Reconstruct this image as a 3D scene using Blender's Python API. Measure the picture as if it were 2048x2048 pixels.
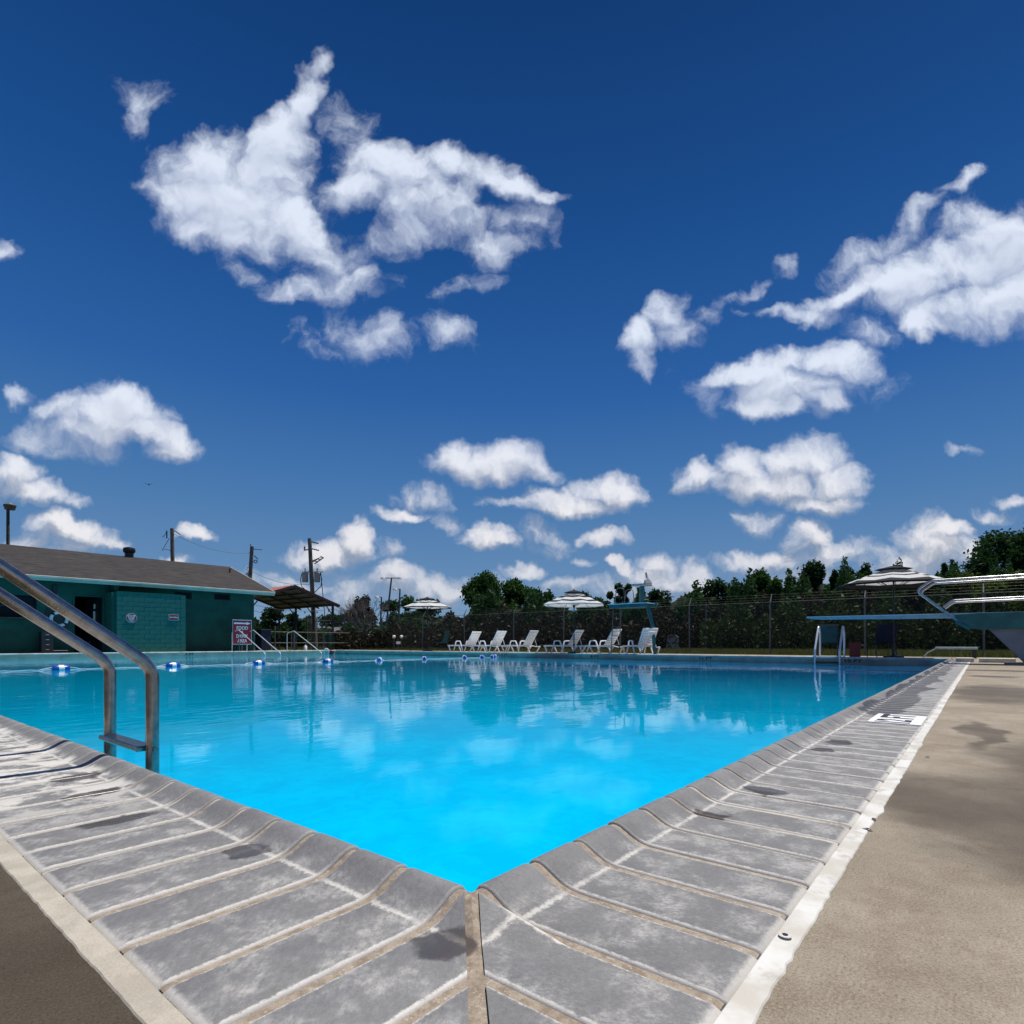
import bpy, bmesh, math, random
import numpy as np
from mathutils import Vector, Matrix, Euler
R = math.radians
rng = random.Random(7)
nr = np.random.default_rng(11)
for o in list(bpy.data.objects): bpy.data.objects.remove(o)
SC = bpy.context.scene
COL = SC.collection

# ------------------------------------------------------------------ camera
# x runs along the near right pool edge, y along the near left pool edge, origin = near pool corner
AZ = R(39.2); CAM = Vector((-.650, -.611, .41)); FPX = 1152.7; HOR = 1286   # level camera, the picture is cut from above the middle of its frame
cd = bpy.data.cameras.new('camera'); cam = bpy.data.objects.new('camera', cd); COL.objects.link(cam)
cd.sensor_width = 36; cd.sensor_fit = 'HORIZONTAL'; cd.lens = 36*FPX/2048; cd.shift_y = (HOR-1024)/2048; cd.clip_start = .02; cd.clip_end = 6000
FH = Vector((math.cos(AZ), math.sin(AZ), 0)); RT = Vector((math.sin(AZ), -math.cos(AZ), 0)); ZZ = Vector((0, 0, 1))
FW = FH.copy(); UP = ZZ.copy()
m = Matrix((RT, UP, -FW)).transposed().to_4x4(); m.translation = CAM
cam.matrix_world = m
SC.camera = cam

# surveying helpers: where the sight line through a picture point meets a plane of the place
def ray(x, y): return FW*FPX+RT*(x-1024)+UP*(HOR-y)
def oz(x, y, z=0.0): d = ray(x, y); return CAM+d*((z-CAM.z)/d.z)
def ox(x, y, X): d = ray(x, y); return CAM+d*((X-CAM.x)/d.x)
def oy(x, y, Y): d = ray(x, y); return CAM+d*((Y-CAM.y)/d.y)
def far(x, y, D):
    d = ray(x, y); k = D/(d.dot(FH)); return CAM+d*k

# ------------------------------------------------------------------ sun and sky
SUN_EL, SUN_AZ = R(73), R(-14)
SKY_STRENGTH = 0.1
W = bpy.data.worlds.new('World'); SC.world = W; W.use_nodes = True
nt = W.node_tree; N = nt.nodes; L = nt.links
for n in list(N): N.remove(n)
def V(tree, op, a=None, b=None, **k):
    n = tree.nodes.new('ShaderNodeVectorMath'); n.operation = op
    for i, q in enumerate((a, b)):
        if q is None: continue
        if hasattr(q, 'is_linked'): tree.links.new(q, n.inputs[i])
        else: n.inputs[i].default_value = q
    return n.outputs['Value'] if op in ('LENGTH', 'DOT_PRODUCT', 'DISTANCE') else n.outputs['Vector']
def M(tree, op, a=None, b=None, c=None, clamp=False):
    n = tree.nodes.new('ShaderNodeMath'); n.operation = op; n.use_clamp = clamp
    for i, q in enumerate((a, b, c)):
        if q is None: continue
        if hasattr(q, 'is_linked'): tree.links.new(q, n.inputs[i])
        else: n.inputs[i].default_value = q
    return n.outputs[0]
def MR(tree, v, a, b, c=0., d=1., smooth=True):
    n = tree.nodes.new('ShaderNodeMapRange'); n.interpolation_type = 'SMOOTHSTEP' if smooth else 'LINEAR'
    tree.links.new(v, n.inputs[0])
    for i, q in zip((1, 2, 3, 4), (a, b, c, d)): n.inputs[i].default_value = q
    return n.outputs[0]
def NZ(tree, v, scale, detail=6, rough=.55, dist=0.0):
    n = tree.nodes.new('ShaderNodeTexNoise'); n.inputs['Scale'].default_value = scale
    n.inputs['Detail'].default_value = detail; n.inputs['Roughness'].default_value = rough
    n.inputs['Distortion'].default_value = dist
    if v is not None: tree.links.new(v, n.inputs['Vector'])
    return n.outputs['Fac']
def MIX(tree, f, a, b, mode='MIX'):
    n = tree.nodes.new('ShaderNodeMix'); n.data_type = 'RGBA'; n.blend_type = mode
    for i, q in ((0, f), (6, a), (7, b)):
        if hasattr(q, 'is_linked'): tree.links.new(q, n.inputs[i])
        else: n.inputs[i].default_value = q if i == 0 or len(q) == 4 else (*q, 1)
    return n.outputs[2]

# clouds: soft ellipses laid on the sky; (x, y, rx, ry, turn, thickness) in thousandths of the sky plane
CL = [(470,410,165,100,-20,1.05),(420,340,110,60,25,1),(385,395,85,70,0,1),(555,290,100,58,52,1),(608,200,88,40,62,1),(640,132,44,26,62,1),(540,350,90,80,0,1),(600,455,100,55,-42,1),(640,500,60,36,-40,.8),(400,465,60,42,0,.75),(480,480,90,40,-15,.8),(335,375,40,40,0,.7),
(800,345,130,60,-8,1.05),(720,385,85,44,15,.95),(930,335,100,44,-14,1),(1015,370,70,26,-16,.9),(1075,392,50,12,-8,.6),(860,395,110,50,5,.95),(820,450,90,34,24,.65),(775,485,70,24,20,.5),(900,430,80,34,0,.6),(1020,495,62,26,10,.55),(965,480,50,22,-25,.42),(1035,440,45,28,-20,.42),(705,280,75,36,-58,.42),(660,235,50,34,-60,.40),(655,400,60,34,-25,.5),(690,330,60,40,-50,.36),
(676,572,88,30,5,.65),(590,590,45,20,0,.4),(640,520,70,35,-20,.5),(912,576,55,18,15,.55),(710,673,82,34,-4,.55),(665,700,40,20,0,.4),(880,668,45,25,-10,.45),(286,192,32,34,-30,.48),(268,245,34,24,50,.42),(478,548,30,16,-20,.3),(470,530,35,14,0,.28),
(222,832,115,46,0,1),(190,862,100,30,0,.9),(275,850,70,30,-25,1),(262,812,80,42,-28,1),(335,880,62,34,-25,.9),(350,905,50,16,0,.8),(150,880,85,34,0,.6),(130,815,50,30,20,.8),(42,795,28,20,0,.65),
(25,945,46,34,0,1),(70,985,70,26,-12,.9),(120,1003,40,10,0,.6),(140,1062,80,28,-8,1),(112,1048,42,26,0,1),(200,1085,50,24,-12,.9),(120,1090,90,22,0,.7),(3,488,28,30,0,.8),
(387,1074,42,15,-5,.8),(352,1125,36,13,0,.8),
(990,940,108,28,-3,1),(1045,920,50,40,0,1),(922,928,40,34,0,1),(985,925,50,36,0,1),(1140,1010,105,22,0,1),(1232,985,58,30,0,1),(1110,1000,50,26,0,.9),(1180,985,50,22,0,.8),
(812,1024,56,16,-4,.85),(848,992,46,20,-10,.42),(884,1030,36,9,-30,.25),(990,1008,36,7,-10,.25),(984,1083,52,22,-6,.95),(965,1075,30,22,0,.9),(1090,1076,42,24,-20,.55),(1064,1062,24,10,-40,.4),(1210,1073,40,15,0,.8),(1049,1137,40,13,0,.8),(1166,1124,18,10,0,.6),
(655,1108,85,26,0,1),(721,1082,30,40,0,1),(615,1105,42,22,0,.9),(779,1097,20,17,0,.45),(790,1160,46,32,0,.95),(866,1178,66,32,-8,1),(594,1172,80,24,0,.65),(700,1195,80,30,0,.7),(530,1158,38,14,0,.5),(640,1150,60,18,0,.4),(960,1165,50,12,0,.3),(1115,1176,50,20,0,.6),
(1320,1160,100,28,0,.9),(1228,1130,14,22,25,.9),(1248,1146,20,18,0,.9),(1320,1128,40,22,0,.8),(1395,1155,45,32,-15,.9),(1290,1180,90,24,0,.7),
(1530,965,150,34,-3,1),(1622,925,75,42,0,1),(1560,925,45,34,0,1),(1480,935,52,44,0,1),(1400,958,46,26,15,1),(1665,962,56,38,0,1),(1640,1008,70,26,0,.95),(1680,1000,42,18,0,.8),
(1590,762,135,48,0,.9),(1680,728,80,40,-12,1),(1500,742,90,28,10,1),(1600,715,60,26,0,.9),(1545,808,90,26,-8,.9),(1640,800,60,26,0,.8),(1735,770,50,22,0,.35),(1400,772,50,20,-30,.28),
(1340,628,38,36,0,.85),(1282,672,55,30,35,.8),(1270,715,30,18,-60,.6),(1350,660,40,30,0,.6),(1400,640,26,12,0,.3),(1574,532,22,18,0,.5),(1484,592,46,11,35,.38),(1920,362,52,15,22,.5),(1484,630,12,8,0,.4),
(1900,540,230,68,16,1),(2010,480,120,76,0,1),(1965,612,150,58,10,1),(1690,600,110,26,22,.95),(1600,632,90,17,-2,.85),(1850,655,50,26,0,.9),(1770,570,110,40,25,.9),(1830,432,52,18,32,.5),(1745,500,90,26,32,.6),(1730,650,50,22,-30,.4),(2080,600,90,70,0,1),
(1516,1040,32,20,0,.55),(1982,1023,32,14,0,.6),(2030,993,28,13,0,.7),(1924,910,34,8,-5,.3),
(1535,1125,100,28,0,.85),(1615,1085,42,34,-10,.95),(1650,1120,60,28,0,.85),(1738,1108,60,26,0,.6),(1866,1095,70,48,0,1),(1895,1062,36,26,0,1),(1930,1110,46,36,-30,.85),(1600,1160,90,26,0,.7),(1820,1135,90,30,0,.8),(1465,1118,40,13,0,.7)]
tc = N.new('ShaderNodeTexCoord').outputs['Generated']
df = V(nt, 'DOT_PRODUCT', tc, tuple(FW)); dr = V(nt, 'DOT_PRODUCT', tc, tuple(RT)); du = V(nt, 'DOT_PRODUCT', tc, tuple(UP))
dfc = M(nt, 'MAXIMUM', df, .12)
cx = N.new('ShaderNodeCombineXYZ'); K = FPX/1000
L.new(M(nt, 'MULTIPLY', M(nt, 'DIVIDE', dr, dfc), K), cx.inputs[0]); L.new(M(nt, 'MULTIPLY_ADD', M(nt, 'DIVIDE', du, dfc), K, -(HOR-1024)/1000), cx.inputs[1])
Q = cx.outputs[0]
# gentle warp of the coordinates so that the ellipses lose their outline
def N2(v, scale, detail, rough, dist=0.):
    n = N.new('ShaderNodeTexNoise'); n.noise_dimensions = '2D'; L.new(v, n.inputs['Vector'])
    for k, q in (('Scale', scale), ('Detail', detail), ('Roughness', rough), ('Distortion', dist)): n.inputs[k].default_value = q
    return n
wv = V(nt, 'SCALE', V(nt, 'SUBTRACT', N2(Q, 8, 4, .58).outputs['Color'], (.5, .5, .5))); wv.node.inputs['Scale'].default_value = .085
QW = V(nt, 'ADD', Q, wv); QS = V(nt, 'ADD', QW, (.006, .028, 0))
low = MR(nt, V(nt, 'DOT_PRODUCT', Q, (0, 1, 0)), -.16, .34)
def cnoise(v, da, db):
    a = N2(v, 9.5, da, .60).outputs[0]; b = N2(v, 23, db, .58).outputs[0]
    c = N.new('ShaderNodeMix'); c.data_type = 'FLOAT'; L.new(low, c.inputs[0]); L.new(b, c.inputs[2]); L.new(a, c.inputs[3])
    return M(nt, 'SUBTRACT', c.outputs[0], .5)
n1 = cnoise(QW, 9, 7); r1 = cnoise(QW, 3.2, 3); r2 = cnoise(V(nt, 'ADD', QW, (.004, .016, 0)), 3.2, 3)
NA = M(nt, 'MULTIPLY_ADD', n1, M(nt, 'MULTIPLY_ADD', low, .75, 1.5), .10); NR = M(nt, 'MULTIPLY_ADD', M(nt, 'SUBTRACT', r1, r2), .95, M(nt, 'MULTIPLY_ADD', low, .16, -.14))
def quads(v):
    s_ = N.new('ShaderNodeSeparateXYZ'); L.new(v, s_.inputs[0]); x, y = s_.outputs[0], s_.outputs[1]
    c_ = N.new('ShaderNodeCombineXYZ'); L.new(M(nt, 'MULTIPLY', x, x), c_.inputs[0]); L.new(M(nt, 'MULTIPLY', x, y), c_.inputs[1]); L.new(M(nt, 'MULTIPLY', y, y), c_.inputs[2])
    l_ = N.new('ShaderNodeCombineXYZ'); l_.inputs[0].default_value = 1; L.new(x, l_.inputs[1]); L.new(y, l_.inputs[2])
    return l_.outputs[0], c_.outputs[0]
QA, QB = quads(QW), quads(QS)
ELL = []
for (px, py, rx, ry, rot, w) in CL:
    if w < .72: w *= .74; rx *= 1.12; ry *= 1.12
    x0, y0, a_, b_ = (px-1024)/1000, (1024-py)/1000, rx*(1.14 if py < 700 else 1.22)/1000, ry*(1.14 if py < 700 else 1.22)/1000; c_, s_ = math.cos(R(rot)), math.sin(R(rot))
    A_ = c_*c_/a_**2+s_*s_/b_**2; B_ = 2*c_*s_*(1/a_**2-1/b_**2); C_ = s_*s_/a_**2+c_*c_/b_**2
    # w*(1 - r^2) written out as a quadratic
    k1 = (w*(1-(A_*x0*x0+B_*x0*y0+C_*y0*y0)), w*(2*A_*x0+B_*y0), w*(2*C_*y0+B_*x0)); k2 = (-w*A_, -w*B_, -w*C_)
    hx = math.hypot(a_*c_, b_*s_)*1.15+.05; hy = math.hypot(a_*s_, b_*c_)*1.15+.05
    ELL.append((x0-hx, x0+hx, y0-hy, y0+hy, k1, k2))
# the sky light itself: Nishita sky under a deepened blue
sky = N.new('ShaderNodeTexSky'); sky.sky_type = 'NISHITA'; sky.sun_disc = False
sky.sun_elevation = SUN_EL; sky.sun_rotation = R(90)-SUN_AZ; sky.altitude = 200; sky.dust_density = .8; sky.ozone_density = 2.5
sz = N.new('ShaderNodeSeparateXYZ'); L.new(tc, sz.inputs[0])
cr = N.new('ShaderNodeValToRGB'); L.new(sz.outputs[2], cr.inputs[0]); el = cr.color_ramp.elements
STOPS = [(0.0, (.235, .365, .53)), (.06, (.175, .305, .49)), (.117, (.12, .25, .46)), (.241, (.062, .185, .42)), (.389, (.023, .116, .365)), (.564, (.009, .072, .265)), (.745, (.003, .040, .168)), (1., (.003, .034, .145))]
el[0].position, el[1].position = STOPS[0][0], STOPS[-1][0]
for p_, c_ in STOPS[1:-1]: el.new(p_)
for e_, (p_, c_) in zip(el, STOPS): e_.color = (*c_, 1)
grad = MIX(nt, 1.0, cr.outputs[0], (1/SKY_STRENGTH,)*3, 'MULTIPLY')
SKYC = MIX(nt, .02, grad, sky.outputs[0])
lowc = MIX(nt, low, (.33, .37, .45), (.42, .49, .66)); hic = MIX(nt, low, (.86, .84, .86), (.74, .81, .94))
lowc = MIX(nt, 1.0, lowc, (1/SKY_STRENGTH,)*3, 'MULTIPLY'); hic = MIX(nt, 1.0, hic, (1/SKY_STRENGTH,)*3, 'MULTIPLY')
def bgnode(col):
    b_ = N.new('ShaderNodeBackground'); b_.inputs[1].default_value = SKY_STRENGTH; L.new(col, b_.inputs[0]); return b_.outputs[0]
SOCK = (('LA', 'V', QA[0]), ('CA', 'V', QA[1]), ('LB', 'V', QB[0]), ('CB', 'V', QB[1]), ('NA', 'F', NA), ('NR', 'F', NR), ('Sky', 'C', SKYC), ('Low', 'C', lowc), ('High', 'C', hic), ('Veil', 'F', MR(nt, V(nt, 'DOT_PRODUCT', Q, (0, 1, 0)), -.20, -.02, .66, 1.)))
def leaf(items):
    if not items: return bgnode(SKYC)
    g = bpy.data.node_groups.new('cloud_patch', 'ShaderNodeTree')
    for nm, ty, _ in SOCK: g.interface.new_socket(nm, in_out='INPUT', socket_type={'V': 'NodeSocketVector', 'F': 'NodeSocketFloat', 'C': 'NodeSocketColor'}[ty])
    g.interface.new_socket('Shader', in_out='OUTPUT', socket_type='NodeSocketShader')
    gi = g.nodes.new('NodeGroupInput'); go = g.nodes.new('NodeGroupOutput'); I = gi.outputs
    F = []
    for (l_, q_) in ((I[0], I[1]), (I[2], I[3])):
        acc = -3.0
        for it in items:
            f_ = M(g, 'ADD', V(g, 'DOT_PRODUCT', l_, it[4]), V(g, 'DOT_PRODUCT', q_, it[5])); acc = M(g, 'SMOOTH_MAX', acc, f_, .16)
        F.append(acc)
    D1 = M(g, 'ADD', F[0], I[4])
    al = M(g, 'MULTIPLY', MR(g, D1, -.10, 1.16), I[9]); lit = MR(g, M(g, 'ADD', M(g, 'SUBTRACT', F[0], F[1]), I[5]), -.55, .42)
    b_ = g.nodes.new('ShaderNodeBackground'); b_.inputs[1].default_value = SKY_STRENGTH; g.links.new(MIX(g, al, I[6], MIX(g, lit, I[7], I[8])), b_.inputs[0]); g.links.new(b_.outputs[0], go.inputs[0])
    n = N.new('ShaderNodeGroup'); n.node_tree = g
    for i, (_, _, sk) in enumerate(SOCK): L.new(sk, n.inputs[i])
    return n.outputs[0]
sq = N.new('ShaderNodeSeparateXYZ'); L.new(Q, sq.inputs[0])
def tree_(x0, x1, y0, y1, items, depth=0):
    items = [e_ for e_ in items if e_[1] > x0 and e_[0] < x1 and e_[3] > y0 and e_[2] < y1]
    if len(items) <= 11 or depth > 4: return leaf(items)
    best = None
    for ax in (0, 1):
        lo, hi = ((x0, x1), (y0, y1))[ax]
        for k in range(1, 20):
            m_ = lo+(hi-lo)*k/20; n_l = sum(1 for e_ in items if e_[2*ax] < m_); n_r = sum(1 for e_ in items if e_[2*ax+1] > m_)
            sc_ = max(n_l, n_r)+.3*(n_l+n_r)
            if best is None or sc_ < best[0]: best = (sc_, ax, m_)
    _, ax, m_ = best
    if best[0] >= 1.55*len(items): return leaf(items)
    A_ = tree_(x0, m_ if ax == 0 else x1, y0, m_ if ax == 1 else y1, items, depth+1); B_ = tree_(m_ if ax == 0 else x0, x1, m_ if ax == 1 else y0, y1, items, depth+1)
    mx = N.new('ShaderNodeMixShader'); L.new(M(nt, 'GREATER_THAN', sq.outputs[ax], m_), mx.inputs[0]); L.new(A_, mx.inputs[1]); L.new(B_, mx.inputs[2]); return mx.outputs[0]
inner = tree_(-1.6, 1.6, -.6, 1.6, ELL)
# beyond the framed part of the sky the same kind of scattered cumulus goes on
zc = M(nt, 'ADD', M(nt, 'MAXIMUM', sz.outputs[2], 0.0), .18); cz = N.new('ShaderNodeCombineXYZ')
for i in range(3): L.new(zc, cz.inputs[i])
pl = V(nt, 'DIVIDE', tc, cz.outputs[0])
og = M(nt, 'MULTIPLY_ADD', NZ(nt, pl, 1.7, 7, .6), 3.4, -1.85)
outer = bgnode(MIX(nt, MR(nt, og, 0., .5), SKYC, hic))
outm = M(nt, 'MAXIMUM', MR(nt, V(nt, 'LENGTH', Q), 1.45, 1.8), MR(nt, df, .45, .3))
m1 = N.new('ShaderNodeMixShader'); L.new(outm, m1.inputs[0]); L.new(inner, m1.inputs[1]); L.new(outer, m1.inputs[2])
m2 = N.new('ShaderNodeMixShader'); L.new(M(nt, 'GREATER_THAN', sz.outputs[2], -.01), m2.inputs[0]); L.new(bgnode(SKYC), m2.inputs[1]); L.new(m1.outputs[0], m2.inputs[2])
wo = N.new('ShaderNodeOutputWorld'); L.new(m2.outputs[0], wo.inputs[0])
W.cycles.sampling_method = 'MANUAL'; W.cycles.sample_map_resolution = 512
sd = bpy.data.lights.new('sun', 'SUN'); sun = bpy.data.objects.new('sun', sd); COL.objects.link(sun)
sd.energy = 4.8; sd.angle = R(.53); sd.color = (1, .965, .91)
sdir = Vector((math.cos(SUN_EL)*math.cos(SUN_AZ), math.cos(SUN_EL)*math.sin(SUN_AZ), math.sin(SUN_EL)))
sun.rotation_euler = sdir.to_track_quat('Z', 'Y').to_euler(); sun.location = (0, 0, 40)
vs = SC.view_settings; vs.view_transform = 'Standard'; vs.look = 'None'; vs.exposure = 0; vs.gamma = 1; vs.use_curve_mapping = False
SC.render.engine = 'CYCLES'; SC.cycles.max_bounces = 6; SC.cycles.transparent_max_bounces = 12
SC.cycles.caustics_reflective = False; SC.cycles.caustics_refractive = False; SC.cycles.sample_clamp_indirect = 4

# ------------------------------------------------------------------ mesh helpers
class MB:
    def __init__(s): s.v = []; s.f = []; s.mi = []
    def add(s, vs, fs, mi=0):
        k = len(s.v); s.v += [tuple(q) for q in vs]; s.f += [tuple(i+k for i in f) for f in fs]; s.mi += [mi]*len(fs); return s
    def box(s, lo, hi, mi=0, mat=None):
        (x0, y0, z0), (x1, y1, z1) = lo, hi
        vs = [Vector(q) for q in ((x0,y0,z0),(x1,y0,z0),(x1,y1,z0),(x0,y1,z0),(x0,y0,z1),(x1,y0,z1),(x1,y1,z1),(x0,y1,z1))]
        if mat is not None: vs = [mat @ q for q in vs]
        return s.add(vs, [(0,3,2,1),(4,5,6,7),(0,1,5,4),(1,2,6,5),(2,3,7,6),(3,0,4,7)], mi)
    def tube(s, pts, r, n=8, mi=0, cap=True, sx=1.0, up=None):
        pts = [Vector(q) for q in pts]; rs = r if isinstance(r, (list, tuple)) else [r]*len(pts)
        vs = []; fs = []; pu = None
        for i, q in enumerate(pts):
            a = pts[max(i-1, 0)]; b = pts[min(i+1, len(pts)-1)]; t = (b-a).normalized()
            if pu is None:
                ref = Vector(up) if up else (Vector((0, 0, 1)) if abs(t.z) < .9 else Vector((1, 0, 0)))
                pu = t.cross(ref).normalized()
            else: pu = (pu-t*pu.dot(t)).normalized()
            w = t.cross(pu)
            for k in range(n):
                an = 2*math.pi*k/n; vs.append(q+(pu*math.cos(an)*sx+w*math.sin(an))*rs[i])
        for i in range(len(pts)-1):
            for k in range(n):
                a = i*n+k; b = i*n+(k+1) % n; fs.append((a, b, b+n, a+n))
        if cap: fs.append(tuple(range(n))[::-1]); fs.append(tuple(range((len(pts)-1)*n, len(pts)*n)))
        return s.add(vs, fs, mi)
    def lathe(s, prof, n=16, c=(0, 0, 0), axis='z', mi=0):
        vs = []; fs = []; c = Vector(c)
        for r, z in prof:
            for k in range(n):
                an = 2*math.pi*k/n; q = (r*math.cos(an), r*math.sin(an), z)
                if axis == 'x': q = (q[2], q[0], q[1])
                if axis == 'y': q = (q[0], q[2], q[1])
                vs.append(c+Vector(q))
        for i in range(len(prof)-1):
            for k in range(n):
                a = i*n+k; b = i*n+(k+1) % n; fs.append((a, b, b+n, a+n))
        fs.append(tuple(range(n))[::-1]); fs.append(tuple(range((len(prof)-1)*n, len(prof)*n)))
        return s.add(vs, fs, mi)
    def prism(s, poly, z0, z1, mat=None, mi=0):
        n = len(poly); vs = [Vector((x, y, z0)) for x, y in poly]+[Vector((x, y, z1)) for x, y in poly]
        if mat is not None: vs = [mat @ q for q in vs]
        return s.add(vs, [tuple(range(n))[::-1], tuple(range(n, 2*n))]+[(i, (i+1) % n, n+(i+1) % n, n+i) for i in range(n)], mi)
    def mesh(s, name, mats, smooth=False):
        me = bpy.data.meshes.new(name); me.from_pydata(s.v, [], s.f)
        for q in (mats if isinstance(mats, (list, tuple)) else [mats]): me.materials.append(q)
        if any(s.mi): me.polygons.foreach_set('material_index', s.mi)
        if smooth: me.polygons.foreach_set('use_smooth', [True]*len(me.polygons))
        bm = bmesh.new(); bm.from_mesh(me); bmesh.ops.recalc_face_normals(bm, faces=bm.faces); bm.to_mesh(me); bm.free()
        if smooth:
            try: me.set_sharp_from_angle(angle=R(40))
            except Exception: pass
        me.update(); return me
    def obj(s, name, mats, parent=None, smooth=False, bevel=0):
        o = bpy.data.objects.new(name, s.mesh(name, mats, smooth)); COL.objects.link(o)
        if parent is not None: o.parent = parent
        if bevel:
            b = o.modifiers.new('edge', 'BEVEL'); b.width = bevel; b.segments = 2; b.limit_method = 'ANGLE'
        return o
def raw_obj(name, verts, faces, mats, parent=None, mi=None):
    me = bpy.data.meshes.new(name); nv = len(verts); nf = len(faces); k = faces.shape[1]
    me.vertices.add(nv); me.vertices.foreach_set('co', np.asarray(verts, np.float32).ravel())
    me.loops.add(nf*k); me.loops.foreach_set('vertex_index', faces.astype(np.int32).ravel())
    me.polygons.add(nf); me.polygons.foreach_set('loop_start', np.arange(0, nf*k, k, dtype=np.int32))
    for q in (mats if isinstance(mats, (list, tuple)) else [mats]): me.materials.append(q)
    if mi is not None: me.polygons.foreach_set('material_index', mi.astype(np.int32))
    me.update(calc_edges=True); me.validate()
    o = bpy.data.objects.new(name, me); COL.objects.link(o)
    if parent is not None: o.parent = parent
    return o
def tag(o, label=None, cat=None, group=None, kind=None):
    if label: o['label'] = label
    if cat: o['category'] = cat
    if group: o['group'] = group
    if kind: o['kind'] = kind
    return o
def thing(name, label, cat, loc=(0, 0, 0), rz=0, group=None):
    o = bpy.data.objects.new(name, None); COL.objects.link(o); o.location = loc; o.rotation_euler = (0, 0, rz)
    o.empty_display_size = .2
    return tag(o, label, cat, group)
def copy_tree(o, parent=None):
    c = o.copy(); COL.objects.link(c)
    if parent is not None: c.parent = parent
    for ch in list(o.children): copy_tree(ch, c)
    return c
def glyphs(body, size, ex, bold, align='LEFT'):
    cu = bpy.data.curves.new('lettering', 'FONT'); cu.body = body; cu.size = size; cu.extrude = ex; cu.align_x = align; cu.align_y = 'CENTER'
    cu.offset = bold; cu.resolution_u = 3
    t = bpy.data.objects.new('lettering', cu)
    me = bpy.data.meshes.new_from_object(t); bpy.data.objects.remove(t); bpy.data.curves.remove(cu); return me
def xr(me): q = [v.co.x for v in me.vertices]; return min(q), max(q)
GL_ = {}
def text_obj(name, body, size, mat, parent, M4, ex=.002, sx=1.0, bold=0.0):
    """one mesh per letter, set side by side"""
    whole = glyphs(body, size, ex, bold); w0, w1 = xr(whole); yc = 0; out = []
    for i, ch in enumerate(body):
        if ch == ' ': continue
        me = glyphs(ch, size, ex, bold); a, b = xr(me); pre = glyphs(body[:i+1], size, ex, bold); off = xr(pre)[1]-b
        me.transform(Matrix.Translation((off-(w0+w1)/2, 0, 0))); me.transform(Matrix.Diagonal((sx, 1, 1, 1))); me.transform(M4); me.materials.clear(); me.materials.append(mat)
        o = bpy.data.objects.new('letter', me); COL.objects.link(o)
        if parent is not None: o.parent = parent
        out.append(o)
    return out

# ------------------------------------------------------------------ materials
def new_mat(name):
    mt = bpy.data.materials.new(name); mt.use_nodes = True; t = mt.node_tree
    b = t.nodes['Principled BSDF']; return mt, t, b
def mat(name, col, rough=.6, metal=0., var=.12, scale=6., bump=0., bscale=40., spec=.5, col2=None, obj=True, sheen=None):
    mt, t, b = new_mat(name)
    tcn = t.nodes.new('ShaderNodeTexCoord'); v = tcn.outputs['Object'] if obj else t.nodes.new('ShaderNodeNewGeometry').outputs['Position']
    n = NZ(t, v, scale, 6, .6)
    c2 = col2 or tuple(max(0, c*(1-2.2*var)) for c in col)
    c1 = tuple(min(1, c*(1+var)) for c in col) if not col2 else col
    t.links.new(MIX(t, MR(t, n, .35, .68), c1, c2), b.inputs['Base Color'])
    b.inputs['Roughness'].default_value = rough; b.inputs['Metallic'].default_value = metal
    b.inputs['Specular IOR Level'].default_value = spec
    if bump:
        bn = t.nodes.new('ShaderNodeBump'); bn.inputs['Strength'].default_value = bump; bn.inputs['Distance'].default_value = .01
        t.links.new(NZ(t, v, bscale, 4, .6), bn.inputs['Height']); t.links.new(bn.outputs[0], b.inputs['Normal'])
    return mt
M_white = mat('white_plastic', (.93, .93, .92), .35, var=.04)
M_steel = mat('stainless_steel', (.36, .345, .33), .19, 1., var=.10, scale=30, bump=.08, bscale=200)
M_steel_bright = mat('brushed_steel', (.78, .78, .78), .34, .45, var=.05, scale=20)
M_rail = mat('dull_steel_rail', (.42, .42, .42), .28, .9, var=.08, scale=14)
M_galv = mat('galvanised_steel', (.155, .155, .148), .6, .5, var=.15, scale=9)
M_teal = mat('teal_paint', (.014, .125, .125), .5, var=.14, scale=3)
M_teal_wall = mat('teal_wall_paint', (.004, .072, .050), .75, var=.12, scale=1.6, bump=.3, bscale=22)
M_teal_lit = mat('teal_wall_lit', (.008, .120, .092), .7, var=.10, scale=2.2, bump=.3, bscale=60)  # lighter copy of the house wall teal, its stronger light put into the colour
M_pylon = mat('blue_grey_paint', (.17, .20, .24), .6, var=.12, scale=2)
M_maroon = mat('maroon_trim', (.075, .016, .018), .6, var=.15)
M_black = mat('black_paint', (.012, .012, .014), .45, var=.2)
M_dark = mat('dark_interior', (.006, .006, .008), .9, var=.2)
M_glass = mat('dark_window_glass', (.006, .008, .012), .5, var=.1, spec=.15)
M_trim = mat('grey_trim', (.56, .49, .40), .5, var=.07, scale=1.5)
M_red = mat('red_sign', (.34, .008, .018), .5, var=.1, scale=5)
M_redroof = mat('red_metal_roof', (.30, .04, .04), .45, var=.12, scale=2)
M_signwhite = mat('white_lettering', (.80, .78, .77), .5, var=.04)
M_wood = mat('weathered_wood', (.17, .145, .12), .85, var=.2, scale=4, bump=.4, bscale=30)
M_darkwood = mat('dark_timber', (.05, .045, .04), .8, var=.2, scale=4)
M_pile = mat('pavilion_underside', (.16, .16, .15), .7, var=.12, scale=2)
M_navy = mat('navy_and_chair_shade', (.006, .010, .035), .75, var=.15)  # plain navy on panel and bin; on the chair the umbrella's shade coloured in
M_tealfab = mat('teal_sling_fabric', (.008, .08, .10), .75, var=.12)
M_grayw = mat('board_side', (.42, .53, .52), .5, var=.08, scale=5)
M_boardtop = mat('board_top_grip', (.80, .84, .84), .75, var=.05, scale=12)
M_rope = mat('white_rope', (.75, .76, .78), .7, var=.08, scale=60)
M_blue = mat('blue_float_plastic', (.006, .07, .36), .28, var=.08, scale=10)
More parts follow.
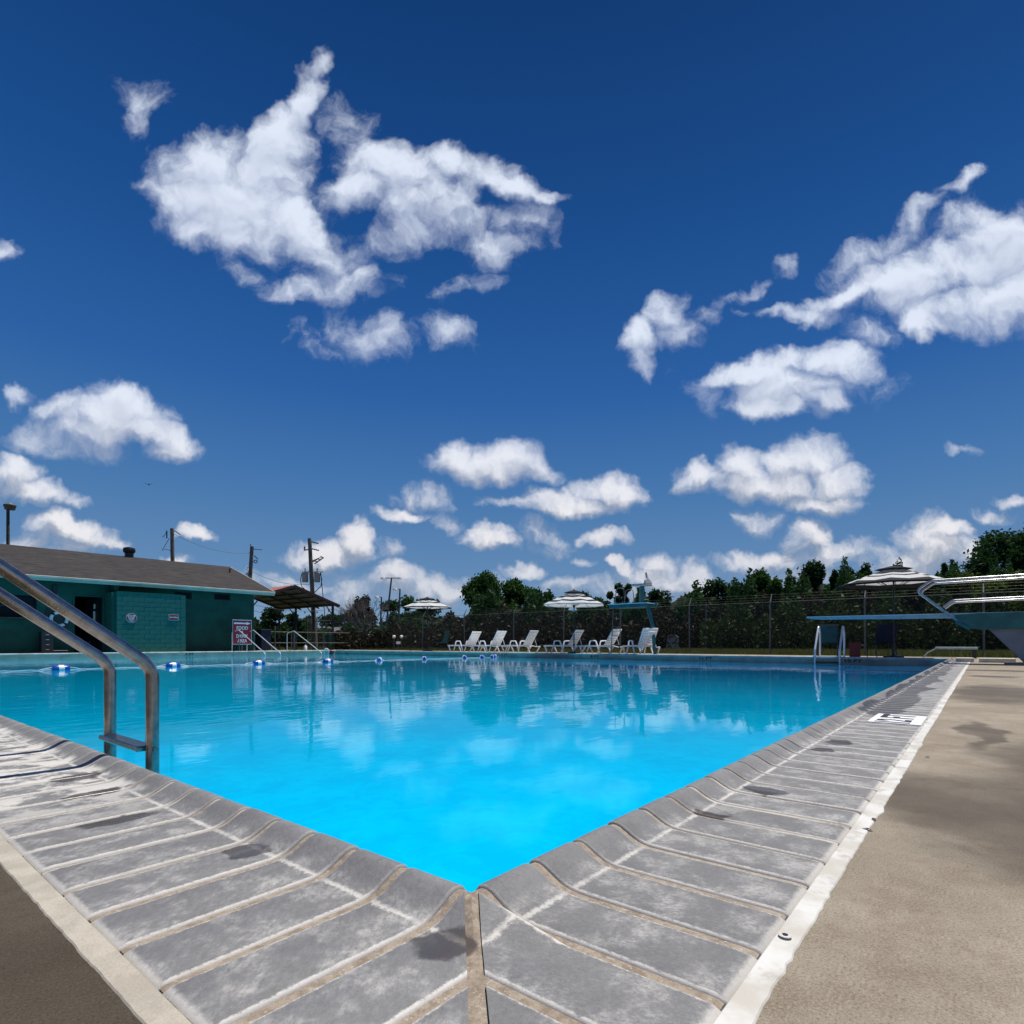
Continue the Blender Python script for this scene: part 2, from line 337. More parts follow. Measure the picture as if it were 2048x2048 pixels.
M_redpl = mat('red_plastic', (.22, .012, .016), .35, var=.08)
M_conc_white = mat('pale_concrete', (.60, .57, .50), .85, var=.08, scale=8, bump=.3)
M_insul = mat('insulator', (.03, .035, .04), .35, var=.1)
M_wire = mat('cable', (.015, .015, .017), .6, var=.1)
M_lampglass = mat('lamp_glass', (.75, .78, .8), .15, var=.05)
M_bark = mat('bark', (.09, .075, .06), .9, var=.25, scale=6, bump=.5, bscale=18)
M_twig = mat('dead_twig', (.15, .13, .115), .9, var=.2, scale=3)
M_offwhite = mat('cream_metal', (.42, .42, .40), .6, var=.08)
M_brownfence = mat('brown_shed', (.09, .08, .065), .85, var=.15, scale=2)

def leaf_mat(name, c1, c2, trans=.32):
    mt, t, b = new_mat(name)
    ge = t.nodes.new('ShaderNodeNewGeometry')
    n = NZ(t, ge.outputs['Position'], .55, 3, .6)
    f = M(t, 'MULTIPLY_ADD', ge.outputs['Random Per Island'], .55, M(t, 'MULTIPLY', MR(t, n, .35, .65), .45))
    c = MIX(t, f, c1, c2)
    d = t.nodes.new('ShaderNodeBsdfDiffuse'); tr = t.nodes.new('ShaderNodeBsdfTranslucent'); mx = t.nodes.new('ShaderNodeMixShader')
    gl = t.nodes.new('ShaderNodeBsdfGlossy'); gl.inputs['Roughness'].default_value = .45; gl.inputs['Color'].default_value = (.5, .5, .5, 1)
    t.links.new(c, d.inputs[0]); t.links.new(MIX(t, 1., c, (.85, 1.0, .45), 'MULTIPLY'), tr.inputs[0]); mx.inputs[0].default_value = trans
    t.links.new(d.outputs[0], mx.inputs[1]); t.links.new(tr.outputs[0], mx.inputs[2])
    m2 = t.nodes.new('ShaderNodeMixShader'); m2.inputs[0].default_value = .012
    t.links.new(mx.outputs[0], m2.inputs[1]); t.links.new(gl.outputs[0], m2.inputs[2])
    t.links.new(m2.outputs[0], t.nodes['Material Output'].inputs[0]); t.nodes.remove(b); return mt
LM_dark = leaf_mat('dark_green_leaves', (.014, .036, .017), (.042, .088, .034))
LM_mid = leaf_mat('green_leaves', (.022, .058, .018), (.066, .130, .032))
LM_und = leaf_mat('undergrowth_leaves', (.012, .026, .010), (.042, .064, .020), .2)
LM_yel = leaf_mat('yellow_green_leaves', (.036, .062, .012), (.105, .145, .030))
LM_brn = leaf_mat('brown_bramble_leaves', (.019, .018, .013), (.042, .038, .028), .15)
LM_grass = leaf_mat('dry_grass', (.10, .10, .035), (.20, .18, .075), .3)

# coping stone: grey, frosted white along its edges and in the crease under the lip, wet in patches
WETS = [((-.102, -.046), (.044, .046), 0), ((-.195, .945), (.095, .040), 0), ((-.105, .505), (.045, .038), -20), ((.72, -.105), (.032, .05), 0), ((1.035, -.14), (.045, .065), 0),
        ((-.15, 1.27), (.08, .045), 0), ((-.13, 1.52), (.08, .05), 0), ((1.82, -.13), (.05, .045), 0), ((2.05, -.15), (.08, .06), 0)]
def wet_mask(t, pos):
    acc = None
    wn_ = t.nodes.new('ShaderNodeTexNoise'); wn_.inputs['Scale'].default_value = 16; wn_.inputs['Detail'].default_value = 6; t.links.new(pos, wn_.inputs['Vector'])
    wv_ = V(t, 'SCALE', V(t, 'SUBTRACT', wn_.outputs['Color'], (.5, .5, .5))); wv_.node.inputs['Scale'].default_value = .075
    p2 = V(t, 'MULTIPLY', V(t, 'ADD', pos, wv_), (1, 1, 0))
    for (c, r, a) in WETS:
        mp = t.nodes.new('ShaderNodeMapping'); mp.vector_type = 'TEXTURE'; mp.inputs['Location'].default_value = (*c, 0)
        mp.inputs['Rotation'].default_value = (0, 0, R(a)); mp.inputs['Scale'].default_value = (*r, 1); t.links.new(p2, mp.inputs[0])
        q = M(t, 'SUBTRACT', 1., V(t, 'LENGTH', mp.outputs[0])); acc = q if acc is None else M(t, 'MAXIMUM', acc, q)
    # puddles that stand in the crease of the right-hand strip
    s = t.nodes.new('ShaderNodeSeparateXYZ'); t.links.new(pos, s.inputs[0])
    mp = t.nodes.new('ShaderNodeMapping'); mp.inputs['Scale'].default_value = (1., 2.2, 0); t.links.new(pos, mp.inputs[0])
    n = NZ(t, mp.outputs[0], 1.5, 3, .5)
    dy = M(t, 'ABSOLUTE', M(t, 'ADD', s.outputs[1], .135))
    p = M(t, 'SUBTRACT', M(t, 'MULTIPLY', n, .34), dy)
    p = M(t, 'SUBTRACT', p, .055); p = M(t, 'MULTIPLY', p, 12)
    p = M(t, 'ADD', p, M(t, 'MULTIPLY_ADD', MR(t, s.outputs[0], 2.3, 3.4), 4., -4.))
    p = M(t, 'ADD', p, M(t, 'MULTIPLY_ADD', MR(t, s.outputs[1], .0, -.02), 4., -4.))
    return MR(t, M(t, 'MAXIMUM', acc, M(t, 'MINIMUM', p, .20)), .0, .25)
def coping_material(mortar=False):
    mt, t, b = new_mat('coping_mortar' if mortar else 'coping_stone_grey')
    ge = t.nodes.new('ShaderNodeNewGeometry').outputs['Position']
    tco = t.nodes.new('ShaderNodeTexCoord').outputs['Object']; oi = t.nodes.new('ShaderNodeObjectInfo')
    darkened = wet_mask(t, ge)
    if mortar:
        c = MIX(t, MR(t, NZ(t, ge, 60, 5, .7), .35, .65), (.215, .165, .12), (.35, .285, .215))
        c = MIX(t, M(t, 'MULTIPLY', MR(t, NZ(t, ge, 3.5, 3, .6), .42, .62), MR(t, V(t, 'LENGTH', ge), .25, .9)), c, (.52, .47, .39)); c = MIX(t, M(t, 'MULTIPLY', MR(t, NZ(t, ge, 130, 5, .8), .56, .66), .6), c, (.60, .55, .47))
        hgt = NZ(t, ge, 260, 4, .7); bs, bd = .7, .002
    else:
        st = t.nodes.new('ShaderNodeMapping'); st.inputs['Scale'].default_value = (1, .32, 1); t.links.new(ge, st.inputs[0])
        ro = t.nodes.new('ShaderNodeMapping'); ro.inputs['Rotation'].default_value = (0, 0, R(35)); ro.inputs['Scale'].default_value = (1, .33, 1); t.links.new(tco, ro.inputs[0]); ra = V(t, 'ADD', ro.outputs[0], ge)
        s1 = NZ(t, ge, 11, 6, .68, .1); s2 = NZ(t, ra, 95, 8, .72, .1); s3 = NZ(t, ge, 480, 3, .8)
        gcol = MIX(t, MR(t, M(t, 'MULTIPLY_ADD', s2, .5, M(t, 'MULTIPLY', s1, .5)), .34, .66), (.145, .142, .142), (.225, .220, .217))
        gcol = MIX(t, M(t, 'MULTIPLY', MR(t, s3, .55, .75), .5), gcol, (.42, .42, .42))
        frost = M(t, 'MULTIPLY', MR(t, s1, .46, .66), MR(t, s2, .30, .70)); frost = M(t, 'MULTIPLY', frost, .58)
        sp = t.nodes.new('ShaderNodeSeparateXYZ'); t.links.new(tco, sp.inputs[0])
        ax = M(t, 'ABSOLUTE', sp.outputs[0]); jit = M(t, 'MULTIPLY_ADD', NZ(t, ge, 85, 7, .85), .020, -.0105)
        e1 = MR(t, M(t, 'ADD', ax, jit), .0528, .0578)
        e2 = MR(t, M(t, 'SUBTRACT', jit, sp.outputs[1]), .368, .379)
        flat = MR(t, sp.outputs[1], -.045, -.085)
        e1 = M(t, 'MULTIPLY', e1, M(t, 'MULTIPLY_ADD', flat, .75, .25))
        cj = M(t, 'MULTIPLY_ADD', NZ(t, ge, 120, 6, .8), .028, -.014)
        crease = M(t, 'SUBTRACT', 1., MR(t, M(t, 'ABSOLUTE', M(t, 'ADD', M(t, 'ADD', sp.outputs[1], .083), cj)), .000, .009))
        crease = M(t, 'MULTIPLY', crease, M(t, 'MULTIPLY_ADD', MR(t, NZ(t, ge, 30, 4, .6), .32, .55), .38, .48))
        lip = MR(t, sp.outputs[1], -.065, -.04)
        frost = M(t, 'MULTIPLY', frost, M(t, 'SUBTRACT', 1., lip))
        fr = M(t, 'MAXIMUM', M(t, 'MAXIMUM', frost, M(t, 'MULTIPLY', e1, .9)), M(t, 'MAXIMUM', M(t, 'MULTIPLY', e2, .75), crease))
        # heavier white bloom on the left-hand strip away from the corner
        sg = t.nodes.new('ShaderNodeSeparateXYZ'); t.links.new(ge, sg.inputs[0])
        blo = M(t, 'MULTIPLY', MR(t, sg.outputs[1], .85, 1.35), MR(t, NZ(t, ge, 10, 5, .65), .44, .56)); blo = M(t, 'MULTIPLY', blo, M(t, 'SUBTRACT', 1., lip))
        fr = M(t, 'MAXIMUM', fr, M(t, 'MULTIPLY', blo, .85))
        fr = M(t, 'MULTIPLY', fr, M(t, 'MULTIPLY_ADD', oi.outputs['Random'], .3, .8))
        dim = M(t, 'MULTIPLY_ADD', oi.outputs['Random'], .16, .92)
        cb = t.nodes.new('ShaderNodeCombineColor'); [t.links.new(dim, cb.inputs[i]) for i in range(3)]
        gcol = MIX(t, 1., gcol, cb.outputs[0], 'MULTIPLY')
        c = MIX(t, fr, gcol, (.64, .605, .55))
        hgt = M(t, 'MULTIPLY_ADD', s2, .7, M(t, 'MULTIPLY', s3, .35)); bs, bd = .55, .0022
    c = MIX(t, darkened, c, MIX(t, .45, MIX(t, 1., c, (.42, .38, .355), 'MULTIPLY'), (.075, .068, .064)))
    t.links.new(c, b.inputs['Base Color'])
    t.links.new(M(t, 'MULTIPLY_ADD', darkened, -.46, .72), b.inputs['Roughness'])
    bn = t.nodes.new('ShaderNodeBump'); bn.inputs['Distance'].default_value = bd
    t.links.new(M(t, 'MULTIPLY_ADD', darkened, -bs*.8, bs), bn.inputs['Strength']); t.links.new(hgt, bn.inputs['Height']); t.links.new(bn.outputs[0], b.inputs['Normal'])
    b.inputs['Specular IOR Level'].default_value = .4
    return mt
M_cope = coping_material(); M_mortar = coping_material(True)

def concrete_material():
    mt, t, b = new_mat('deck_concrete'); p = t.nodes.new('ShaderNodeNewGeometry').outputs['Position']
    n1 = NZ(t, p, 2.2, 6, .6); n2 = NZ(t, p, 28, 6, .7); n3 = NZ(t, p, 260, 4, .85)
    c = MIX(t, MR(t, n1, .38, .62), (.335, .285, .215), (.255, .215, .158))
    c = MIX(t, M(t, 'MULTIPLY', MR(t, n2, .45, .72), .55), c, (.215, .165, .115)); c = MIX(t, M(t, 'MULTIPLY', MR(t, NZ(t, p, 5.0, 7, .72), .46, .68), .62), c, (.185, .135, .09))
    c = MIX(t, M(t, 'MULTIPLY', MR(t, n3, .52, .62), .5), c, (.44, .385, .31))
    c = MIX(t, M(t, 'MULTIPLY', MR(t, n3, .47, .38), .75), c, (.12, .095, .068))
    # darker, slightly smoother areas: the left deck and warped ellipses on the right
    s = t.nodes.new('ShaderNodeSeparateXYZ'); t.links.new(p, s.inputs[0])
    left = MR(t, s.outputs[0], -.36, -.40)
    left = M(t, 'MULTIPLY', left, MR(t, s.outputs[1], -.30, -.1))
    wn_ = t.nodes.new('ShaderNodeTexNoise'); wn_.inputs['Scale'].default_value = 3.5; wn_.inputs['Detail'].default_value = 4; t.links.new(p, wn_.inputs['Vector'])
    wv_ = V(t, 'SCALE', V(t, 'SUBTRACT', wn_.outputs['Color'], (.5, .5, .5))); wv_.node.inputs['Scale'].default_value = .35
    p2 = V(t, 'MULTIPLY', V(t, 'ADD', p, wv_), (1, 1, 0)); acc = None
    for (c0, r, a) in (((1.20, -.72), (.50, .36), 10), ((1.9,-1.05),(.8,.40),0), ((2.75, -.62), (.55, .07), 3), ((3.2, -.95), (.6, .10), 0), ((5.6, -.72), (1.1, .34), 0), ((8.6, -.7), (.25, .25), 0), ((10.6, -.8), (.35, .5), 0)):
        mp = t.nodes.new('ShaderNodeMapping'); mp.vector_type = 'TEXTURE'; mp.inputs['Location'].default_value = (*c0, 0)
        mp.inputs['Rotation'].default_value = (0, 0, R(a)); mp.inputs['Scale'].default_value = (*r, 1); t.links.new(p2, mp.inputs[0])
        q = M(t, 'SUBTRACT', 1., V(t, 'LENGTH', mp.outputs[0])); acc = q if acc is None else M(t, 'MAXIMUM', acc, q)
    darkened = M(t, 'MAXIMUM', left, M(t, 'MULTIPLY', MR(t, acc, -.30, .30), M(t, 'MULTIPLY_ADD', n1, .6, .65)))
    c = MIX(t, darkened, c, MIX(t, 1., c, MIX(t, left, (.38, .35, .315), (.27, .245, .21)), 'MULTIPLY'))
    t.links.new(c, b.inputs['Base Color']); t.links.new(M(t, 'MULTIPLY_ADD', darkened, -.22, .85), b.inputs['Roughness'])
    bn = t.nodes.new('ShaderNodeBump'); bn.inputs['Distance'].default_value = .004; bn.inputs['Strength'].default_value = .60
    t.links.new(M(t, 'MULTIPLY_ADD', n3, .6, n2), bn.inputs['Height']); t.links.new(bn.outputs[0], b.inputs['Normal'])
    b.inputs['Specular IOR Level'].default_value = .3
    return mt
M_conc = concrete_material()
def grass_ground():
    mt, t, b = new_mat('grass_ground'); p = t.nodes.new('ShaderNodeNewGeometry').outputs['Position']
    c = MIX(t, MR(t, NZ(t, p, .8, 6, .65), .35, .65), (.075, .085, .03), (.15, .13, .06))
    c = MIX(t, MR(t, NZ(t, p, 14, 4, .7), .4, .65), c, (.055, .06, .025))
    t.links.new(c, b.inputs['Base Color']); b.inputs['Roughness'].default_value = .95; b.inputs['Specular IOR Level'].default_value = .1; return mt
M_ground = grass_ground()
def caulk_material():
    mt, t, b = new_mat('white_caulk'); p = t.nodes.new('ShaderNodeNewGeometry').outputs['Position']
    s = t.nodes.new('ShaderNodeSeparateXYZ'); t.links.new(p, s.inputs[0])
    c = MIX(t, MR(t, NZ(t, p, 5, 5, .6), .42, .6), (.66, .645, .60), (.50, .465, .40))
    vo = t.nodes.new('ShaderNodeTexVoronoi'); vo.feature = 'DISTANCE_TO_EDGE'; vo.inputs['Scale'].default_value = 190; t.links.new(p, vo.inputs['Vector'])
    old = MR(t, s.outputs[0], -.2, -.34)
    c = MIX(t, old, c, MIX(t, MR(t, NZ(t, p, 8, 5, .6), .4, .6), (.50, .45, .36), (.40, .355, .28)))
    crk = M(t, 'MULTIPLY', M(t, 'SUBTRACT', 1., MR(t, vo.outputs[0], .0, .09)), M(t, 'MULTIPLY', old, .35))
    c = MIX(t, crk, c, (.22, .19, .15))
    # grey damp smears
    c = MIX(t, M(t, 'MULTIPLY', MR(t, NZ(t, p, 12, 5, .7), .52, .66), .55), c, (.33, .295, .25))
    t.links.new(c, b.inputs['Base Color']); b.inputs['Roughness'].default_value = .6
    bn = t.nodes.new('ShaderNodeBump'); bn.inputs['Distance'].default_value = .002; bn.inputs['Strength'].default_value = .5
    t.links.new(NZ(t, p, 90, 5, .7), bn.inputs['Height']); t.links.new(bn.outputs[0], b.inputs['Normal']); return mt
M_caulk = caulk_material()
def water_material():
    mt, t, b = new_mat('pool_water'); t.nodes.remove(b); p = t.nodes.new('ShaderNodeNewGeometry').outputs['Position']
    s = t.nodes.new('ShaderNodeSeparateXYZ'); t.links.new(p, s.inputs[0])
    calm = MR(t, NZ(t, p, .22, 2, .5), .42, .62)
    near = MR(t, V(t, 'LENGTH', p), .5, 6., smooth=False)
    rp = t.nodes.new('ShaderNodeMapping'); rp.inputs['Rotation'].default_value = (0, 0, R(-50.8)); rp.inputs['Scale'].default_value = (.45, 1., 1); t.links.new(p, rp.inputs[0])
    a = NZ(t, rp.outputs[0], 2.6, 3, .5, .4); c2 = NZ(t, rp.outputs[0], 8.5, 3, .5, .5); c3 = NZ(t, p, .9, 2, .4, .3)
    h = M(t, 'ADD', M(t, 'MULTIPLY', a, .55), M(t, 'MULTIPLY', c2, .26)); h = M(t, 'MULTIPLY', h, M(t, 'MULTIPLY_ADD', calm, .85, .35))
    h = M(t, 'ADD', h, M(t, 'MULTIPLY', c3, .5)); h = M(t, 'MULTIPLY', h, M(t, 'MULTIPLY_ADD', near, .6, .4))
    bn = t.nodes.new('ShaderNodeBump'); bn.inputs['Distance'].default_value = .012; bn.inputs['Strength'].default_value = .72; t.links.new(h, bn.inputs['Height'])
    fr = t.nodes.new('ShaderNodeFresnel'); fr.inputs[0].default_value = 1.33; t.links.new(bn.outputs[0], fr.inputs[1])
    gl = t.nodes.new('ShaderNodeBsdfGlossy'); t.links.new(M(t, 'MULTIPLY_ADD', near, -.045, .055), gl.inputs['Roughness']); t.links.new(MIX(t, MR(t, fr.outputs[0], .12, .74), (.06, .50, .70), (.97, .99, 1.)), gl.inputs['Color']); t.links.new(bn.outputs[0], gl.inputs['Normal'])
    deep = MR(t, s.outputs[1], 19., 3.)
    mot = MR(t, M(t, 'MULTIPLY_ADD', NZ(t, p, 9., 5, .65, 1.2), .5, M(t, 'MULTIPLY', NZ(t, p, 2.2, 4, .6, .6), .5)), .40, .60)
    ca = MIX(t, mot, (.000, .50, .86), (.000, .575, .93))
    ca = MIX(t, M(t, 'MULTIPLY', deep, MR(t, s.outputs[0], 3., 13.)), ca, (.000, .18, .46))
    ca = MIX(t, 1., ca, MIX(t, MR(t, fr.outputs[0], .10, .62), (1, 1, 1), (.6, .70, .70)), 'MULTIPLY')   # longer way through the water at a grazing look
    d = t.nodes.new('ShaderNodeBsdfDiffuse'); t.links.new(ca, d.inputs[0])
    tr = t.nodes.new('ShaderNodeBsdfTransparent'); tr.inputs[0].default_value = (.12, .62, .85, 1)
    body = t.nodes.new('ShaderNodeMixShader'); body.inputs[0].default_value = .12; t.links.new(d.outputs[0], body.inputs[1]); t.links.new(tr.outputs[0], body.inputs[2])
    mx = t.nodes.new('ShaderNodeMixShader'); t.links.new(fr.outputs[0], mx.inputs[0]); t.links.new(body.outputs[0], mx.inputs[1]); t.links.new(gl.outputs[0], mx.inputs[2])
    t.links.new(mx.outputs[0], t.nodes['Material Output'].inputs[0]); return mt
M_water = water_material()
M_poolpaint = mat('pool_paint', (.12, .42, .55), .6, var=.06, scale=1.2, obj=False)
M_band = mat('pool_band_paint', (.34, .33, .25), .6, var=.12, scale=2.5, obj=False)
M_farcope = mat('far_coping_paint', (.50, .50, .46), .7, var=.12, scale=3, obj=False)

# ------------------------------------------------------------------ the pool and the ground
PX, PY, ZW = 17.5, 26.5, -.175
U_OUT = .385            # depth of the coping
g_ = 5.0
def ring(mb, i0, i1, o0, o1, z):
    (a, b), (c, d) = i0, i1; (e, f), (g2, h) = o0, o1
    mb.add([(e,f,z),(g2,f,z),(g2,h,z),(e,h,z),(a,b,z),(c,b,z),(c,d,z),(a,d,z)], [(0,1,5,4),(1,2,6,5),(2,3,7,6),(3,0,4,7)])
mb = MB(); ring(mb, (-13.5, -13.5), (20.3, 30.5), (-2500, -2500), (2500, 2500), -.05)
tag(mb.obj('ground', M_ground), kind='structure')
mb = MB(); ring(mb, (-U_OUT-.03, -U_OUT-.03), (PX+U_OUT, PY+U_OUT), (-14, -14), (20.6, 31), -.004)
ring(mb, (-14, -14), (20.6, 31), (-14.001, -14.001), (20.601, 31.001), -.06)
mb.v[-8:] = [(x, y, (-.06 if i < 4 else -.004)) for i, (x, y, z) in enumerate(mb.v[-8:])]
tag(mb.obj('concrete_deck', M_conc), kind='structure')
mb = MB(); fl = [(-.005,-.005,-3.3),(PX,-.005,-3.4),(PX,PY,-1.1),(-.005,PY,-1.1)]; tp = [(-.005,-.005,-.06),(PX,-.005,-.06),(PX,PY,-.06),(-.005,PY,-.06)]
mb.add(fl+tp, [(0,1,2,3),(0,1,5,4),(1,2,6,5),(2,3,7,6),(3,0,4,7)])
pb = tag(mb.obj('pool_basin', M_poolpaint), kind='structure')
mb = MB()   # grey-green painted band between coping and water on the two far walls
mb.box((PX-.02, .0, ZW-.08), (PX-.001, PY-.02, -.02)); mb.box((0, PY-.02, ZW-.08), (PX-.02, PY-.001, -.02)); mb.box((.0, .0, ZW-.08), (.012, PY-.02, -.03)); mb.box((.012, .0, ZW-.08), (PX-.02, .012, -.03))
mb.obj('wall_band', M_band, pb)
mb = MB(); mb.add([(.0,.0,ZW),(PX,.0,ZW),(PX,PY,ZW),(.0,PY,ZW)], [(0,1,2,3)])
tag(mb.obj('water', M_water), kind='structure')

# coping: single stones with a rolled lip, mortar joints set below them
prof = [(.004,-.075),(-.012,-.06),(-.020,-.035),(-.021,-.005),(-.017,.014),(-.008,.026),(.002,.030),(.012,.0302),(.022,.027),(.034,.0205),(.048,.0125),(.062,.006),(.076,.0022),(.09,.0006),(.11,0),(.18,0),(.27,0),(.36,0),(.375,-.0012),(.383,-.005),(.385,-.012),(.385,-.04)]
def stone_mesh(name, hw, mats, drop=0.0, edge=.0045, clip=None, origin=0., outer=.0, seg=(0,)):
    xs = [(-hw, .006), (-hw+.0012, .0022), (-hw+.004, .0), (0, 0), (hw-.004, 0), (hw-.0012, .0022), (hw, .006)] if edge else [(-hw, 0), (hw, 0)]
    vs = []; fs = []
    for (x, dz) in xs:
        for i, (u, z) in enumerate(prof):
            # push the side rows inwards along the profile normal
            a = prof[max(i-1, 0)]; b = prof[min(i+1, len(prof)-1)]; tx, tz = b[0]-a[0], b[1]-a[1]; l = math.hypot(tx, tz) or 1
            nx_, nz_ = -tz/l, tx/l
            k = dz+drop
            vs.append((x, -(u-nx_*k), z-nz_*k))
    n = len(prof)
    for j in range(len(xs)-1):
        for i in range(n-1): fs.append((j*n+i, j*n+i+1, (j+1)*n+i+1, (j+1)*n+i))
    fs.append(tuple(range(n))); fs.append(tuple((len(xs)-1)*n+i for i in range(n))[::-1])
    me = bpy.data.meshes.new(name); me.from_pydata(vs, [], fs)
    bm = bmesh.new(); bm.from_mesh(me)
    if clip:   # clip = list of (point, normal) keeping the side the normal points away from
        for co, no in clip:
            bmesh.ops.bisect_plane(bm, geom=bm.verts[:]+bm.edges[:]+bm.faces[:], plane_co=co, plane_no=no, clear_outer=True)
            ed = [e for e in bm.edges if e.is_boundary]; bmesh.ops.holes_fill(bm, edges=ed, sides=0)
    bmesh.ops.recalc_face_normals(bm, faces=bm.faces)
    bm.to_mesh(me); bm.free(); me.materials.append(mats)
    me.polygons.foreach_set('use_smooth', [True]*len(me.polygons)); me.set_sharp_from_angle(angle=R(50)); return me
cop = bpy.data.objects.new('pool_coping', None); COL.objects.link(cop); cop['kind'] = 'structure'
PIT, JW = .1375, .0162; HW = PIT/2-JW/2; J0 = .0140
whole = stone_mesh('coping_stone', HW, M_cope)
nB = int((PX-J0)/PIT)
def put_stone(me, x, y, rz):
    o = bpy.data.objects.new('coping_stone', me); COL.objects.link(o); o.parent = cop
    o.location = (x, y, rng.uniform(-.0012, .0012)); o.rotation_euler = (rng.gauss(0, .0025), rng.gauss(0, .004), rz+rng.gauss(0, .0025)); return o
for k in range(nB): put_stone(whole, J0+PIT*(k+.5), 0, 0)
for k in range(96): put_stone(whole, 0, J0+PIT*(k+.5), R(-90))
gp = JW/2/math.sqrt(2)*1.7
for k in range(-1, -4, -1):
    xc = J0+PIT*(k+.5); hw = HW
    # right strip: keep x >= y (beyond the mitre); in stone space x_world = x+xc, y_world = y
    no = Vector((-1, 1, 0)).normalized()
    me = stone_mesh('coping_stone', HW, M_cope, clip=[(Vector((gp*1.6-xc, 0, 0)), no)])
    if len(me.polygons) > 3: put_stone(me, xc, 0, 0)
    no2 = Vector((1, 1, 0)).normalized()   # left strip stones are turned by -90 deg: x_local = -y_world
    me2 = stone_mesh('coping_stone', HW, M_cope, clip=[(Vector((-gp*1.6+xc, 0, 0)), no2)])
    if len(me2.polygons) > 3: put_stone(me2, 0, xc, R(-90))
def strip(name, L0, L1, mats, drop, mitre, place, parent, n=1):
    """continuous run of the coping profile between L0 and L1 along the edge"""
    vs = []; fs = []; npf = len(prof); ts = [L0+(L1-L0)*i/n for i in range(n+1)]
    for j, tt in enumerate(ts):
        for i, (u, z) in enumerate(prof):
            a = prof[max(i-1, 0)]; b = prof[min(i+1, npf-1)]; tx, tz = b[0]-a[0], b[1]-a[1]; l = math.hypot(tx, tz) or 1
            uu = u-(-tz/l)*drop; zz = z-(tx/l)*drop
            x = tt
            if j == 0 and mitre[0]: x = tt-uu
            if j == n and mitre[1]: x = tt+uu
            vs.append(place(x, uu, zz))
    for j in range(n):
        for i in range(npf-1): fs.append((j*npf+i, j*npf+i+1, (j+1)*npf+i+1, (j+1)*npf+i))
    m_ = MB(); m_.add(vs, fs); return m_.obj(name, mats, parent, smooth=True)
strip('mortar_bed', 0, PX, M_mortar, .0052, (1, 1), lambda x, u, z: (x, -u, z), cop)
strip('mortar_bed', 0, PY, M_mortar, .0052, (1, 1), lambda x, u, z: (-u, x, z), cop)
strip('mortar_bed', 0, PY, M_farcope, .0035, (1, 1), lambda x, u, z: (PX+u, x, z), cop)
strip('mortar_bed', 0, PX, M_farcope, .0035, (1, 1), lambda x, u, z: (x, PY+u, z), cop)
# far coping stones: too small to pick apart
pr = np.array(prof); npf = len(prof)
def many(name, centres, place, mats):
    V_ = []; F_ = []; k = 0
    for c in centres:
        for x in (c-HW, c+HW):
            for (u, z) in prof: V_.append(place(x, u, z))
        for i in range(npf-1): F_.append((k+i, k+i+1, k+npf+i+1, k+npf+i))
        k += 2*npf
    return tag(raw_obj(name, np.array(V_), np.array(F_), mats, cop), kind='stuff')
many('coping_stones_far', [.07+PIT*i for i in range(int(PY/PIT))], lambda x, u, z: (PX+u, x, z), M_farcope)
many('coping_stones_far', [.07+PIT*i for i in range(int(PX/PIT))], lambda x, u, z: (x, PY+u, z), M_farcope)
many('coping_stones_left', [J0+PIT*(96.5+i) for i in range(86)], lambda x, u, z: (-u, x, z), M_cope)
# caulk strips with a ragged outer edge
def caulk(place, L0, L1, rag, seed, parent):
    rg = random.Random(seed); vs = []; fs = []; n = 0; t = L0; w = .034
    pts = []
    while t < L1:
        pts.append((t, U_OUT-.003, U_OUT+max(.024, .035+rg.gauss(0, rag*.35)+rag*.7*math.sin(t*3.1+seed)+.006*math.exp(-((t-1.02)/.03)**2)+.007*math.exp(-((t-2.2)/.06)**2)))); t += .012+.012*abs(t-.5)*.3+rg.random()*.012
    for (t, a, b) in pts: vs += [place(t, a, -.0075), place(t, a+.004, -.0015), place(t, b-.003, -.0022), place(t, b, -.0052)]
    for i in range(len(pts)-1):
        for q in range(3): k = i*4+q; fs.append((k, k+1, k+5, k+4))
    m_ = MB(); m_.add(vs, fs); return m_.obj('caulk_strip', M_caulk, parent, smooth=True)
caulk(lambda t, u, z: (t, -u, z), -U_OUT-.04, PX, .0026, 3, cop)
caulk(lambda t, u, z: (-u, t, z), -U_OUT, PY, .0012, 5, cop)
# screw hole in the caulk
hp = oz(1570, 1872, 0); mb = MB(); mb.lathe([(.0005, .0012), (.009, .0012), (.0085, .0020), (.0045, .0022), (.004, .0006), (.0005, .0004)], 14, (hp.x, hp.y, 0)); mb.obj('hole_collar', M_caulk, cop, smooth=True)
mb = MB(); mb.lathe([(.0002, .0013), (.0036, .0013), (.0034, .0024), (.0002, .0026)], 8, (hp.x+.001, hp.y, 0)); mb.obj('plug', M_black, cop)
